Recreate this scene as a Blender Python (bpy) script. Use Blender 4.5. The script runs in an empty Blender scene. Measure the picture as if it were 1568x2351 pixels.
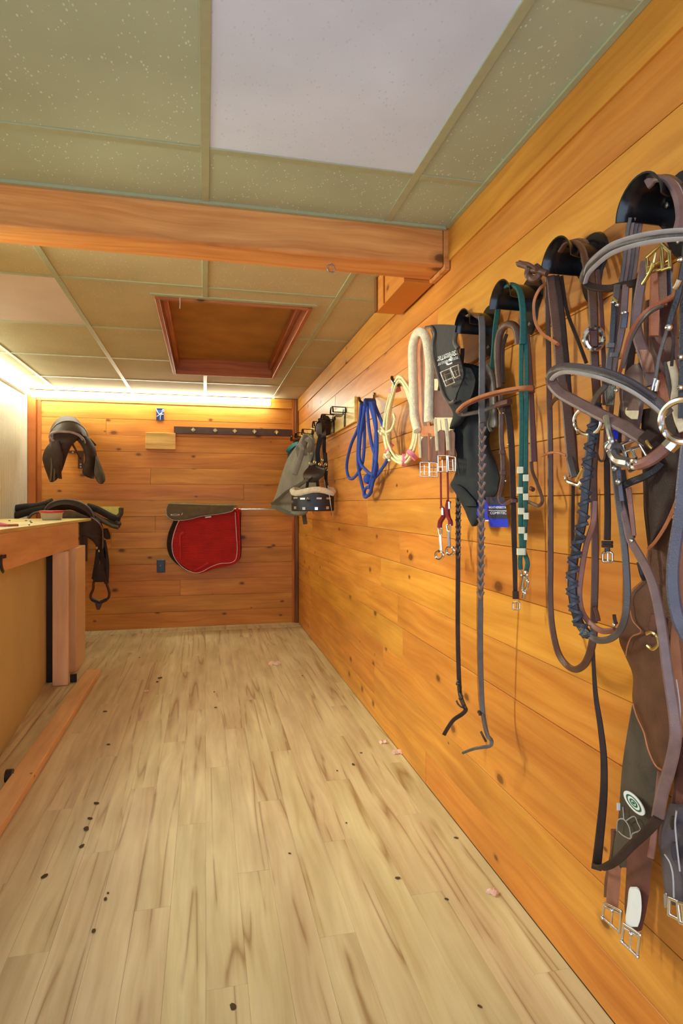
import bpy, bmesh, math, random
from mathutils import Vector, Matrix
random.seed(7)
C = bpy.context.scene.collection
# ------------------------------------------------------------------ camera
FPX, YAW, HOR, HCAM = 1390.0, math.radians(12.69), 1158.0, 1.132
cam_d = bpy.data.cameras.new('camera'); cam = bpy.data.objects.new('camera', cam_d); C.objects.link(cam)
cam_d.sensor_width = 36.0; cam_d.lens = 36.0*FPX/2351.0; cam_d.shift_y = -(1175.5-HOR)/2351.0
cam_d.clip_start = 0.02
cam.location = (0, 0, HCAM); cam.rotation_euler = (math.pi/2, 0, -YAW)
bpy.context.scene.camera = cam
# ------------------------------------------------------------------ world, exposure
w = bpy.data.worlds.new('world'); bpy.context.scene.world = w; w.use_nodes = True
bg = w.node_tree.nodes['Background']; bg.inputs[0].default_value = (0.72, 0.90, 1.18, 1); bg.inputs[1].default_value = 2.75
vs = bpy.context.scene.view_settings
vs.view_transform = 'Standard'; vs.look = 'None'; vs.gamma = 1.0; vs.use_curve_mapping = False; vs.exposure = -0.08
STRIP_BACK, STRIP_LEFT, STRIP_LOW_ADDED = 27.0, 30.0, 6.0
ADDED_BAR_W = 86.0  # power of the added, unseen light bar
WALLX, BACKY, LEFTX, CEIL = 0.87, 5.75, -1.5, 1.0+HCAM
# ------------------------------------------------------------------ geometry helpers
sn, cs = math.sin(YAW), math.cos(YAW)
def ray(u, v):
    a = (u-784.0)/FPX
    return Vector((sn+a*cs, cs-a*sn, (HOR-v)/FPX))
O = Vector((0, 0, HCAM))
def atX(u, v, X): d = ray(u, v); return O + d*(X/d.x)
def atY(u, v, Y): d = ray(u, v); return O + d*(Y/d.y)
def atZ(u, v, Z): d = ray(u, v); return O + d*((Z-HCAM)/d.z)
def W(u, v, off=0.0): return atX(u, v, WALLX-off)       # a place on / off the right wall
def B(u, v, off=0.0): return atY(u, v, BACKY-off)       # a place on / off the back wall
def mpp(p): return (p.x*sn+p.y*cs)/FPX                  # metres per reference pixel at p

def catmull(P, n=6, closed=False):
    P = [Vector(p) for p in P]
    if len(P) < 3 or n <= 1:
        return P
    out = []; m = len(P)
    rng = range(m) if closed else range(m-1)
    for i in rng:
        if closed: p0, p1, p2, p3 = P[i-1], P[i], P[(i+1) % m], P[(i+2) % m]
        else: p0, p1, p2, p3 = P[max(i-1, 0)], P[i], P[i+1], P[min(i+2, m-1)]
        for k in range(n):
            t = k/n
            out.append(0.5*((2*p1)+(p2-p0)*t+(2*p0-5*p1+4*p2-p3)*t*t+(3*p1-p0-3*p2+p3)*t**3))
    if not closed: out.append(P[-1])
    return out

class G:
    """collects geometry for one mesh object"""
    def __init__(s): s.v = []; s.f = []
    def add(s, vs_, fs):
        b = len(s.v); s.v += [tuple(x) for x in vs_]; s.f += [tuple(b+i for i in f) for f in fs]; return s
    def box(s, x0, x1, y0, y1, z0, z1):
        vv = [(x, y, z) for x in (x0, x1) for y in (y0, y1) for z in (z0, z1)]
        return s.add(vv, [(0, 1, 3, 2), (4, 6, 7, 5), (0, 4, 5, 1), (2, 3, 7, 6), (0, 2, 6, 4), (1, 5, 7, 3)])
    def obox(s, c, ax, ay, az):
        """box of centre c and half axes"""
        c, ax, ay, az = Vector(c), Vector(ax), Vector(ay), Vector(az)
        vv = [c+i*ax+j*ay+k*az for i in (-1, 1) for j in (-1, 1) for k in (-1, 1)]
        return s.add(vv, [(0, 1, 3, 2), (4, 6, 7, 5), (0, 4, 5, 1), (2, 3, 7, 6), (0, 2, 6, 4), (1, 5, 7, 3)])
    def sweep(s, path, sec, N=None, closed=False, scale=None):
        m = len(path); k = len(sec); vv = []; prevB = None
        for i, p in enumerate(path):
            if closed: T = path[(i+1) % m]-path[i-1]
            else: T = path[min(i+1, m-1)]-path[max(i-1, 0)]
            if T.length < 1e-9: T = Vector((0, 0, 1))
            T.normalize()
            if N is None:
                n = Vector((O.x-p.x, O.y-p.y, 0)).normalized()
            elif callable(N): n = N(p, i/max(1, m-1))
            else: n = Vector(N)
            Bv = T.cross(n)
            if Bv.length < 0.12 and prevB is not None: Bv = prevB.copy()
            elif Bv.length < 1e-4: Bv = T.cross(Vector((0.3, 0.5, 0.8)))
            Bv.normalize()
            if prevB is not None and Bv.dot(prevB) < 0: Bv = -Bv
            prevB = Bv; n2 = Bv.cross(T).normalized()
            if n2.dot(n) < 0 and False: n2 = -n2
            sc = scale(i/max(1, m-1)) if scale else 1.0
            for (a, b) in sec: vv.append(p+Bv*(a*sc)+n2*(b if scale is None else b))
        fs = []
        for i in range(m if closed else m-1):
            j = (i+1) % m
            for q in range(k):
                r = (q+1) % k
                fs.append((i*k+q, i*k+r, j*k+r, j*k+q))
        if not closed:
            fs.append(tuple(range(k-1, -1, -1))); fs.append(tuple((m-1)*k+q for q in range(k)))
        return s.add(vv, fs)
    def tube(s, path, r, seg=8, closed=False, scale=None):
        sec = [(r*math.cos(2*math.pi*q/seg), r*math.sin(2*math.pi*q/seg)) for q in range(seg)]
        if scale:
            m = len(path)
        return s.sweep(path, sec, N=lambda p, t: Vector((0.37, 0.61, 0.70)), closed=closed)
    def strap(s, path, w_, th, N=None, closed=False, scale=None, pad=False):
        h, t = w_/2, th/2
        if pad:
            sec = [(h*math.cos(2*math.pi*q/12), t*math.sin(2*math.pi*q/12)) for q in range(12)]
        else:
            e = min(h*0.3, t*0.8); f = t*0.35
            sec = [(-h, -f), (-h+e, -t), (h-e, -t), (h, -f), (h, f), (h-e, t), (-h+e, t), (-h, f)]
        return s.sweep(path, sec, N=N, closed=closed, scale=scale)
    def ball(s, c, rx, ry=None, rz=None, nu=10, nv=6):
        ry = ry or rx; rz = rz or rx; vv = []; fs = []
        for i in range(nv+1):
            th = math.pi*i/nv
            for j in range(nu):
                ph = 2*math.pi*j/nu
                vv.append((c[0]+rx*math.sin(th)*math.cos(ph), c[1]+ry*math.sin(th)*math.sin(ph), c[2]+rz*math.cos(th)))
        for i in range(nv):
            for j in range(nu):
                fs.append((i*nu+j, (i+1)*nu+j, (i+1)*nu+(j+1) % nu, i*nu+(j+1) % nu))
        return s.add(vv, fs)
    def cyl(s, p, q, r, seg=16, r2=None):
        p, q = Vector(p), Vector(q); ax = (q-p).normalized(); a = ax.orthogonal().normalized(); b = ax.cross(a)
        r2 = r if r2 is None else r2
        vv = [p+(a*math.cos(2*math.pi*i/seg)+b*math.sin(2*math.pi*i/seg))*r for i in range(seg)]
        vv += [q+(a*math.cos(2*math.pi*i/seg)+b*math.sin(2*math.pi*i/seg))*r2 for i in range(seg)]
        fs = [(i, (i+1) % seg, seg+(i+1) % seg, seg+i) for i in range(seg)]
        fs += [tuple(range(seg-1, -1, -1)), tuple(range(seg, 2*seg))]
        return s.add(vv, fs)
    def grid(s, pts, th_vec):
        """closed slab from a grid of front points; th_vec(i,j)->vector to the back"""
        r, c = len(pts), len(pts[0]); vv = []
        for i in range(r):
            for j in range(c): vv.append(pts[i][j])
        for i in range(r):
            for j in range(c): vv.append(Vector(pts[i][j])+th_vec(i, j))
        n = r*c; fs = []
        for i in range(r-1):
            for j in range(c-1):
                a = i*c+j
                fs.append((a, a+1, a+c+1, a+c)); fs.append((n+a, n+a+c, n+a+c+1, n+a+1))
        for i in range(r-1):
            a = i*c; fs.append((a, a+c, n+a+c, n+a)); a = i*c+c-1; fs.append((a, n+a, n+a+c, a+c))
        for j in range(c-1):
            a = j; fs.append((a, n+a, n+a+1, a+1)); a = (r-1)*c+j; fs.append((a, a+1, n+a+1, n+a))
        return s.add(vv, fs)
    def obj(s, name, mat, parent=None, smooth=35, bevel=0):
        me = bpy.data.meshes.new(name)
        me.from_pydata(s.v, [], s.f)
        bm = bmesh.new(); bm.from_mesh(me)
        if bevel:
            bmesh.ops.bevel(bm, geom=bm.edges[:], offset=bevel, segments=1, affect='EDGES')
        bmesh.ops.recalc_face_normals(bm, faces=bm.faces[:]); bm.to_mesh(me); bm.free()
        me.materials.append(mat)
        if smooth:
            for p in me.polygons: p.use_smooth = True
            me.set_sharp_from_angle(angle=math.radians(smooth))
        o = bpy.data.objects.new(name, me); C.objects.link(o)
        if parent is not None:
            o.parent = parent; o.matrix_parent_inverse = parent.matrix_basis.inverted() if parent.parent is None else (parent.parent.matrix_basis @ parent.matrix_parent_inverse @ parent.matrix_basis).inverted()
        return o

def tag(o, label=None, cat=None, group=None, kind=None):
    if label: o['label'] = label
    if cat: o['category'] = cat
    if group: o['group'] = group
    if kind: o['kind'] = kind
    return o
def thing(name, label, cat, loc=(0, 0, 0), group=None):
    o = bpy.data.objects.new(name, None); C.objects.link(o); o.location = loc
    o.matrix_basis = Matrix.Translation(loc); o.empty_display_size = 0.05
    return tag(o, label, cat, group)
def copy_thing(o, label=None, group=None):
    r = o.copy(); C.objects.link(r)
    if label: r['label'] = label
    if group: r['group'] = group
    for ch in list(o.children):
        c = ch.copy(); C.objects.link(c); c.parent = r
        for g in list(ch.children):
            d = g.copy(); C.objects.link(d); d.parent = c
    return r
def rows_panel(rows, pf, th, tdir, nx=10, ny=5, bulge=0.0, bdir=None, fold=0.0, nf=3.0, seed=0):
    """rows: (v, uL, uR, offL, offR) from top to bottom -> slab"""
    L = catmull([pf(r[1], r[0], r[3]) for r in rows], ny); R = catmull([pf(r[2], r[0], r[4]) for r in rows], ny)
    pts = []; bdir = Vector(bdir) if bdir else -Vector(tdir); rnd = random.Random(seed); ph = rnd.random()*6
    for i in range(len(L)):
        row = []
        t = i/(len(L)-1)
        for j in range(nx+1):
            q = j/nx
            p = L[i].lerp(R[i], q)+bdir*(bulge*math.sin(math.pi*q)**0.7)
            if fold: p = p+bdir*fold*math.sin(q*nf*math.pi*2+ph+2.2*t)*math.sin(math.pi*min(1, t*1.3+0.15))
            row.append(p)
        pts.append(row)
    g = G(); td = Vector(tdir)*th
    return g.grid(pts, lambda i, j: td)

# ------------------------------------------------------------------ materials
def srgb(r, g, b):
    f = lambda c: (c/255/12.92) if c/255 <= 0.04045 else ((c/255+0.055)/1.055)**2.4
    return (f(r), f(g), f(b), 1.0)
def base_mat(name):
    m = bpy.data.materials.new(name); m.use_nodes = True
    return m, m.node_tree, m.node_tree.nodes['Principled BSDF']
def N_(nt, t, **kw):
    n = nt.nodes.new(t)
    for k, v in kw.items(): setattr(n, k, v)
    return n
def ramp(nt, stops, interp='LINEAR'):
    r = N_(nt, 'ShaderNodeValToRGB'); e = r.color_ramp.elements; r.color_ramp.interpolation = interp
    while len(e) < len(stops): e.new(0.5)
    for el, (p, c) in zip(e, stops): el.position = p; el.color = c if len(c) == 4 else (*c, 1)
    return r
def mix(nt, fac, a, b, mode='MIX'):
    m = N_(nt, 'ShaderNodeMix', data_type='RGBA', blend_type=mode)
    for inp, val in ((m.inputs[0], fac), (m.inputs[6], a), (m.inputs[7], b)):
        if hasattr(val, 'is_output'): nt.links.new(val, inp)
        elif isinstance(val, (int, float)): inp.default_value = val
        else: inp.default_value = val
    return m.outputs[2]
def mth(nt, op, a, b=None, c=None):
    m = N_(nt, 'ShaderNodeMath', operation=op)
    for i, v in enumerate((a, b, c)):
        if v is None: continue
        if hasattr(v, 'is_output'): nt.links.new(v, m.inputs[i])
        else: m.inputs[i].default_value = v
    return m.outputs[0]
def plain(name, col, rough=0.5, metal=0.0, noise=0.12, nscale=40.0, bump=0.0, bscale=200.0, spec=0.5, trans=0.0, sheen=0.0):
    m, nt, b = base_mat(name)
    b.inputs['Roughness'].default_value = rough; b.inputs['Metallic'].default_value = metal
    b.inputs['Specular IOR Level'].default_value = spec
    if sheen: b.inputs['Sheen Weight'].default_value = sheen
    if trans: b.inputs['Transmission Weight'].default_value = trans
    tc = N_(nt, 'ShaderNodeTexCoord')
    nz = N_(nt, 'ShaderNodeTexNoise'); nz.inputs['Scale'].default_value = nscale; nz.inputs['Detail'].default_value = 4
    nt.links.new(tc.outputs['Object'], nz.inputs['Vector'])
    k = 1-noise; dk = (col[0]*k, col[1]*k, col[2]*k, 1); k = 1+noise; lt = (min(1, col[0]*k), min(1, col[1]*k), min(1, col[2]*k), 1)
    r = ramp(nt, [(0.3, dk), (0.7, lt)]); nt.links.new(nz.outputs['Fac'], r.inputs[0]); nt.links.new(r.outputs[0], b.inputs['Base Color'])
    if bump:
        n2 = N_(nt, 'ShaderNodeTexNoise'); n2.inputs['Scale'].default_value = bscale; n2.inputs['Detail'].default_value = 3
        nt.links.new(tc.outputs['Object'], n2.inputs['Vector'])
        bp = N_(nt, 'ShaderNodeBump'); bp.inputs['Strength'].default_value = bump; bp.inputs['Distance'].default_value = 0.004
        nt.links.new(n2.outputs['Fac'], bp.inputs['Height']); nt.links.new(bp.outputs[0], b.inputs['Normal'])
    return m
def wood(name, light, mid, dark, knotc, along='Y', across='Z', knots=0.3, rough=0.42, grain=1.0, var=0.22, streak=0.0, roff=1.0):
    m, nt, b = base_mat(name); L = nt.links.new
    tc = N_(nt, 'ShaderNodeTexCoord'); oi = N_(nt, 'ShaderNodeObjectInfo'); sp = N_(nt, 'ShaderNodeSeparateXYZ'); L(tc.outputs['Object'], sp.inputs[0])
    ax = {'X': sp.outputs[0], 'Y': sp.outputs[1], 'Z': sp.outputs[2], 'YZ': mth(nt, 'ADD', sp.outputs[1], sp.outputs[2]), 'XZ': mth(nt, 'ADD', sp.outputs[0], sp.outputs[2])}
    a = mth(nt, 'MULTIPLY_ADD', oi.outputs['Random'], 37.3*roff, ax[along]); c = mth(nt, 'MULTIPLY_ADD', oi.outputs['Random'], 11.7*roff, ax[across])
    # gentle wander of the grain
    cb0 = N_(nt, 'ShaderNodeCombineXYZ'); L(mth(nt, 'MULTIPLY', a, 1.6), cb0.inputs[0]); L(mth(nt, 'MULTIPLY', c, 4.0), cb0.inputs[1])
    nw = N_(nt, 'ShaderNodeTexNoise', noise_dimensions='2D'); nw.inputs['Scale'].default_value = 1.0; nw.inputs['Detail'].default_value = 2; L(cb0.outputs[0], nw.inputs['Vector'])
    cw = mth(nt, 'MULTIPLY_ADD', nw.outputs['Fac'], 0.07, c)
    cb = N_(nt, 'ShaderNodeCombineXYZ'); L(mth(nt, 'MULTIPLY', a, 0.9), cb.inputs[0]); L(mth(nt, 'MULTIPLY', cw, 22.0), cb.inputs[1])
    n1 = N_(nt, 'ShaderNodeTexNoise', noise_dimensions='2D'); n1.inputs['Scale'].default_value = 1.5; n1.inputs['Detail'].default_value = 5; n1.inputs['Roughness'].default_value = 0.6
    L(cb.outputs[0], n1.inputs['Vector'])
    r1 = ramp(nt, [(0.25, dark), (0.5, mid), (0.75, light)]); L(n1.outputs['Fac'], r1.inputs[0])
    col = mix(nt, grain, mid, r1.outputs[0])
    # broad patches
    cb2 = N_(nt, 'ShaderNodeCombineXYZ'); L(mth(nt, 'MULTIPLY', a, 1.2), cb2.inputs[0]); L(mth(nt, 'MULTIPLY', c, 6.0), cb2.inputs[1])
    n2 = N_(nt, 'ShaderNodeTexNoise', noise_dimensions='2D'); n2.inputs['Scale'].default_value = 1.6; n2.inputs['Detail'].default_value = 3; L(cb2.outputs[0], n2.inputs['Vector'])
    r2 = ramp(nt, [(0.3, (0.80, 0.74, 0.68, 1)), (0.7, (1.12, 1.12, 1.1, 1))]); L(n2.outputs['Fac'], r2.inputs[0])
    col = mix(nt, 0.75, col, r2.outputs[0], 'MULTIPLY')
    if streak:
        s1 = N_(nt, 'ShaderNodeTexNoise', noise_dimensions='2D'); s1.inputs['Scale'].default_value = 1.0; s1.inputs['Detail'].default_value = 1
        cb4 = N_(nt, 'ShaderNodeCombineXYZ'); L(mth(nt, 'MULTIPLY', a, 0.5), cb4.inputs[0]); L(mth(nt, 'MULTIPLY', c, 12.0), cb4.inputs[1]); L(cb4.outputs[0], s1.inputs['Vector'])
        d = mth(nt, 'ABSOLUTE', mth(nt, 'SUBTRACT', s1.outputs['Fac'], 0.43))
        r4 = ramp(nt, [(0.0, (1, 1, 1, 1)), (0.020, (0.35, 0.35, 0.35, 1)), (0.065, (0, 0, 0, 1))]); L(d, r4.inputs[0])
        n5 = N_(nt, 'ShaderNodeTexNoise', noise_dimensions='2D'); n5.inputs['Scale'].default_value = 2.3; L(cb2.outputs[0], n5.inputs['Vector'])
        r5 = ramp(nt, [(0.40, (0, 0, 0, 1)), (0.55, (1, 1, 1, 1))]); L(n5.outputs['Fac'], r5.inputs[0])
        k = mth(nt, 'MULTIPLY', mth(nt, 'MULTIPLY', r4.outputs[0], r5.outputs[0]), streak)
        col = mix(nt, k, col, knotc)
    if knots:
        cb3 = N_(nt, 'ShaderNodeCombineXYZ'); L(mth(nt, 'MULTIPLY', a, 3.6), cb3.inputs[0]); L(mth(nt, 'MULTIPLY', c, 6.0), cb3.inputs[1])
        vo = N_(nt, 'ShaderNodeTexVoronoi', voronoi_dimensions='2D'); vo.inputs['Scale'].default_value = 1.0; L(cb3.outputs[0], vo.inputs['Vector'])
        sc = N_(nt, 'ShaderNodeSeparateColor'); L(vo.outputs['Color'], sc.inputs[0])
        on = mth(nt, 'LESS_THAN', sc.outputs[0], knots)
        rad = mth(nt, 'MULTIPLY_ADD', sc.outputs[1], 0.08, 0.022)
        dn = mth(nt, 'DIVIDE', vo.outputs['Distance'], rad)
        dn = mth(nt, 'ADD', dn, mth(nt, 'MULTIPLY', mth(nt, 'SUBTRACT', n1.outputs['Fac'], 0.5), 0.9))
        rk = ramp(nt, [(0.0, (0.95,)*3), (0.55, (0.85,)*3), (0.9, (0.35,)*3), (1.0, (0.10,)*3)]); L(mth(nt, 'MULTIPLY', dn, 0.5), rk.inputs[0])
        rk.color_ramp.elements[3].color = (0, 0, 0, 1); rk.color_ramp.elements[1].position = 0.4; rk.color_ramp.elements[2].position = 0.55
        col = mix(nt, mth(nt, 'MULTIPLY', rk.outputs[0], on), col, knotc)
    hv = N_(nt, 'ShaderNodeHueSaturation'); L(col, hv.inputs['Color'])
    L(mth(nt, 'MULTIPLY_ADD', oi.outputs['Random'], var, 1.0-var/2), hv.inputs['Value'])
    L(mth(nt, 'MULTIPLY_ADD', mth(nt, 'FRACT', mth(nt, 'MULTIPLY', oi.outputs['Random'], 17.0)), 0.014, 0.493), hv.inputs['Hue'])
    L(hv.outputs[0], b.inputs['Base Color'])
    b.inputs['Roughness'].default_value = rough; b.inputs['Specular IOR Level'].default_value = 0.35
    bp = N_(nt, 'ShaderNodeBump'); bp.inputs['Strength'].default_value = 0.12; bp.inputs['Distance'].default_value = 0.002
    L(n1.outputs['Fac'], bp.inputs['Height']); L(bp.outputs[0], b.inputs['Normal'])
    return m
def tile_mat(name, col, fleck):
    m, nt, b = base_mat(name); L = nt.links.new
    tc = N_(nt, 'ShaderNodeTexCoord')
    nz = N_(nt, 'ShaderNodeTexNoise'); nz.inputs['Scale'].default_value = 3; nz.inputs['Detail'].default_value = 3; L(tc.outputs['Object'], nz.inputs['Vector'])
    r = ramp(nt, [(0.3, tuple(c*0.9 for c in col[:3])), (0.7, tuple(min(1, c*1.06) for c in col[:3]))]); L(nz.outputs['Fac'], r.inputs[0])
    mp = N_(nt, 'ShaderNodeMapping'); mp.inputs['Scale'].default_value = (130, 75, 75); mp.inputs['Rotation'].default_value = (0, 0, 0.5); L(tc.outputs['Object'], mp.inputs[0])
    vo = N_(nt, 'ShaderNodeTexVoronoi'); vo.inputs['Scale'].default_value = 1.0; L(mp.outputs[0], vo.inputs['Vector'])
    sc = N_(nt, 'ShaderNodeSeparateColor'); L(vo.outputs['Color'], sc.inputs[0])
    rr = mth(nt, 'MULTIPLY', sc.outputs[1], 0.33)
    k = mth(nt, 'MULTIPLY', mth(nt, 'LESS_THAN', vo.outputs['Distance'], rr), mth(nt, 'LESS_THAN', sc.outputs[0], 0.5))
    k2 = mth(nt, 'MULTIPLY', k, mth(nt, 'LESS_THAN', sc.outputs[2], 0.55))
    col2 = mix(nt, mth(nt, 'MULTIPLY', k2, 0.7), r.outputs[0], fleck)
    L(col2, b.inputs['Base Color']); b.inputs['Roughness'].default_value = 0.85
    bp = N_(nt, 'ShaderNodeBump'); bp.inputs['Strength'].default_value = 0.5; bp.inputs['Distance'].default_value = 0.003; bp.invert = True
    L(k, bp.inputs['Height']); L(bp.outputs[0], b.inputs['Normal'])
    return m
def emit(name, col, s):
    m, nt, b = base_mat(name); b.inputs['Emission Color'].default_value = col; b.inputs['Emission Strength'].default_value = s
    b.inputs['Base Color'].default_value = (0.9, 0.9, 0.9, 1); return m

M = {}
P_L, P_M, P_D, P_K = srgb(226, 156, 68), srgb(214, 138, 52), srgb(194, 114, 38), srgb(112, 60, 22)
M['pine_y'] = wood('amber_pine_y', P_L, P_M, P_D, P_K, 'Y', 'Z', 0.42, grain=0.75, var=0.16)
M['pine_x'] = wood('amber_pine_x', P_L, P_M, P_D, P_K, 'X', 'Z', 0.42, grain=0.75, var=0.16)
M['pine_z'] = wood('amber_pine_z', srgb(205, 125, 50), srgb(190, 108, 40), srgb(150, 80, 28), P_K, 'Z', 'Y', 0.0)
M['beam'] = wood('stained_beam', srgb(240, 174, 106), srgb(230, 156, 88), srgb(208, 128, 62), srgb(90, 50, 26), 'X', 'YZ', 0.22)
M['cornerpost'] = wood('corner_post', srgb(150, 100, 48), srgb(124, 78, 34), srgb(86, 52, 22), srgb(50, 30, 14), 'Z', 'X', 0.0)
M['hatch'] = wood('hatch_frame', srgb(196, 118, 70), srgb(176, 96, 54), srgb(140, 70, 36), srgb(70, 34, 16), 'Y', 'Z', 0.1)
M['hatchx'] = wood('hatch_frame_x', srgb(196, 118, 80), srgb(180, 102, 64), srgb(146, 76, 44), srgb(70, 34, 16), 'X', 'Z', 0.1)
M['hardboard'] = plain('brown_hardboard', srgb(176, 122, 56), 0.7, noise=0.2, nscale=5)
M['ply_cream'] = wood('cream_board', srgb(240, 212, 138), srgb(230, 194, 112), srgb(206, 160, 82), srgb(140, 92, 42), 'Y', 'Z', 0.1, grain=1.0)
M['ply_creamx'] = wood('cream_block', srgb(226, 184, 110), srgb(214, 166, 88), srgb(186, 132, 60), srgb(130, 82, 36), 'X', 'Z', 0.15)
M['railwood'] = wood('rail_board', srgb(196, 130, 62), srgb(180, 112, 48), srgb(146, 86, 34), P_K, 'Y', 'Z', 0.15)
M['lumber_y'] = wood('pale_lumber_y', srgb(248, 200, 146), srgb(238, 184, 126), srgb(226, 168, 110), srgb(120, 76, 44), 'Y', 'XZ', 0.14, grain=0.6)
M['lumber_z'] = wood('pale_lumber_z', srgb(250, 214, 170), srgb(244, 200, 152), srgb(234, 186, 136), srgb(120, 76, 44), 'Z', 'X', 0.12, grain=0.6)
M['ply_top'] = wood('bench_plywood', srgb(238, 216, 150), srgb(228, 200, 128), srgb(210, 174, 98), srgb(150, 110, 60), 'Y', 'X', 0.0, grain=0.6)
M['tanpanel'] = plain('tan_panel', srgb(208, 182, 124), 0.6, noise=0.07, nscale=3)
M['darkwood'] = plain('dark_brown_rail', srgb(78, 48, 34), 0.5, noise=0.15, nscale=30)
M['floor'] = wood('maple_laminate', srgb(226, 208, 166), srgb(216, 196, 150), srgb(200, 172, 124), srgb(146, 100, 54), 'Y', 'X', 0.0, rough=0.38, grain=0.8, var=0.05, streak=0.75, roff=0.012)
M['underfloor'] = plain('joint_dark', srgb(160, 128, 84), 0.8)
M['jointwood'] = plain('joint_wood', srgb(70, 36, 12), 0.8)
M['tile_green'] = tile_mat('old_tile', srgb(180, 186, 152), srgb(224, 232, 214))
M['tile_tan'] = tile_mat('yellowed_tile', srgb(196, 178, 134), srgb(224, 216, 186))
M['tile_white'] = tile_mat('white_tile', srgb(222, 230, 246), srgb(206, 212, 226))
M['tile_pink'] = tile_mat('pink_tile', srgb(226, 204, 192), srgb(230, 212, 202))
M['tee'] = plain('tee_paint', srgb(172, 174, 136), 0.35, noise=0.05)
M['bead'] = plain('white_beadboard', srgb(232, 226, 206), 0.4, noise=0.04, nscale=3)
M['blackmetal'] = plain('black_enamel', srgb(24, 22, 24), 0.22, noise=0.1)
M['chrome'] = plain('chrome', srgb(225, 225, 228), 0.18, metal=1.0, noise=0.05)
M['brass'] = plain('pale_brass', srgb(222, 206, 140), 0.25, metal=1.0, noise=0.05)
M['steel'] = plain('galvanised', srgb(190, 190, 190), 0.3, metal=1.0, noise=0.1)
M['rust'] = plain('rusty_iron', srgb(92, 56, 34), 0.6, metal=0.3, noise=0.3)
def leather(n, c, r=0.42, b=0.25): return plain(n, c, r, noise=0.22, nscale=25, bump=b, bscale=350, spec=0.45)
M['lea_brown'] = leather('brown_leather', srgb(98, 62, 44))
M['lea_dark'] = leather('dark_leather', srgb(62, 44, 36), 0.55)
M['lea_dark'].node_tree.nodes['Principled BSDF'].inputs['Specular IOR Level'].default_value = 0.22
M['lea_grey'] = leather('greyed_leather', srgb(92, 80, 74), 0.36)
M['lea_black'] = leather('black_leather', srgb(42, 38, 40), 0.34)
M['lea_tan'] = leather('tan_leather', srgb(188, 112, 66))
M['lea_rose'] = leather('rose_leather', srgb(150, 96, 78), 0.4)
M['lea_mauve'] = leather('mauve_leather', srgb(128, 98, 90), 0.38)
M['lea_red'] = leather('red_leather', srgb(160, 84, 58), 0.5)
M['lea_maroon'] = leather('maroon_leather', srgb(104, 60, 50), 0.5)
M['lea_bluish'] = leather('bluish_leather', srgb(86, 79, 88), 0.3)
M['lacing'] = leather('dark_lacing', srgb(64, 60, 66), 0.3)
M['piping'] = plain('pale_stitch', srgb(178, 168, 164), 0.5, noise=0.1)
M['suede'] = plain('worn_suede', srgb(84, 70, 54), 0.85, noise=0.3, nscale=18, bump=0.4, bscale=300)
M['fleece'] = plain('cream_fleece', srgb(240, 222, 186), 0.95, noise=0.12, nscale=60, bump=1.0, bscale=260, sheen=0.4)
M['blackfleece'] = plain('black_fleece', srgb(46, 36, 30), 0.95, noise=0.35, nscale=70, bump=1.0, bscale=220)
M['elastic'] = plain('cream_elastic', srgb(228, 204, 164), 0.8, noise=0.12, nscale=90)
M['charcoal'] = plain('charcoal_neoprene', srgb(62, 56, 54), 0.75, noise=0.15, nscale=90, bump=0.2, bscale=500)
M['blackcloth'] = plain('black_cloth', srgb(34, 34, 36), 0.9, noise=0.25, nscale=20, bump=0.3, bscale=400)
M['greycloth'] = plain('grey_mesh', srgb(150, 142, 126), 0.9, noise=0.14, nscale=14, bump=0.3, bscale=500)
M['greytrim'] = plain('grey_binding', srgb(104, 96, 80), 0.9, noise=0.1)
M['teal'] = plain('teal_binding', srgb(30, 134, 140), 0.7)
M['green'] = plain('green_webbing', srgb(28, 92, 84), 0.7, noise=0.18, nscale=150, bump=0.3, bscale=600)
M['whitetape'] = plain('cream_tape', srgb(226, 220, 186), 0.6, noise=0.08)
M['blue'] = plain('blue_rope', srgb(38, 70, 160), 0.6, noise=0.25, nscale=180, bump=0.6, bscale=500)
M['creamrope'] = plain('cream_rope', srgb(240, 228, 176), 0.7, noise=0.12, nscale=150, bump=0.6, bscale=420)
M['pink'] = plain('pink_band', srgb(232, 128, 150), 0.6)
M['rednylon'] = plain('red_nylon', srgb(146, 34, 36), 0.6, noise=0.2, nscale=200)
M['redpad'] = plain('red_quilt', srgb(186, 26, 18), 0.85, noise=0.16, nscale=9)
M['redbright'] = plain('red_binding', srgb(214, 40, 30), 0.7)
M['greyfelt'] = plain('grey_felt', srgb(112, 94, 66), 0.92, noise=0.16, nscale=24, bump=0.3, bscale=400)
M['paddark'] = plain('pad_lining', srgb(52, 34, 26), 0.95, noise=0.3, nscale=40, bump=0.6, bscale=300)
M['foam'] = plain('yellow_lining', srgb(226, 208, 110), 0.8, noise=0.08)
M['white'] = plain('white_print', srgb(236, 234, 230), 0.6, noise=0.02)
M['tagblue'] = plain('blue_card', srgb(34, 56, 196), 0.35, noise=0.04)
M['tagnavy'] = plain('navy_card', srgb(52, 50, 72), 0.35, noise=0.04)
M['boxblue'] = plain('blue_box', srgb(44, 62, 120), 0.4)
M['blackplastic'] = plain('black_plastic', srgb(38, 30, 30), 0.3)
M['clearplastic'] = plain('clear_plastic', srgb(236, 226, 214), 0.2, noise=0.02, trans=0.55)
M['redlid'] = plain('red_lid', srgb(206, 40, 44), 0.35, noise=0.05)
M['greenprint'] = plain('green_print', srgb(40, 96, 64), 0.5)
M['shaving'] = plain('pink_shaving', srgb(238, 196, 172), 0.8)
M['crumb'] = plain('dirt', srgb(84, 62, 32), 0.9, noise=0.3)
M['strip'] = emit('strip_light', (0.88, 1.0, 0.86, 1), STRIP_BACK)
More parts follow.
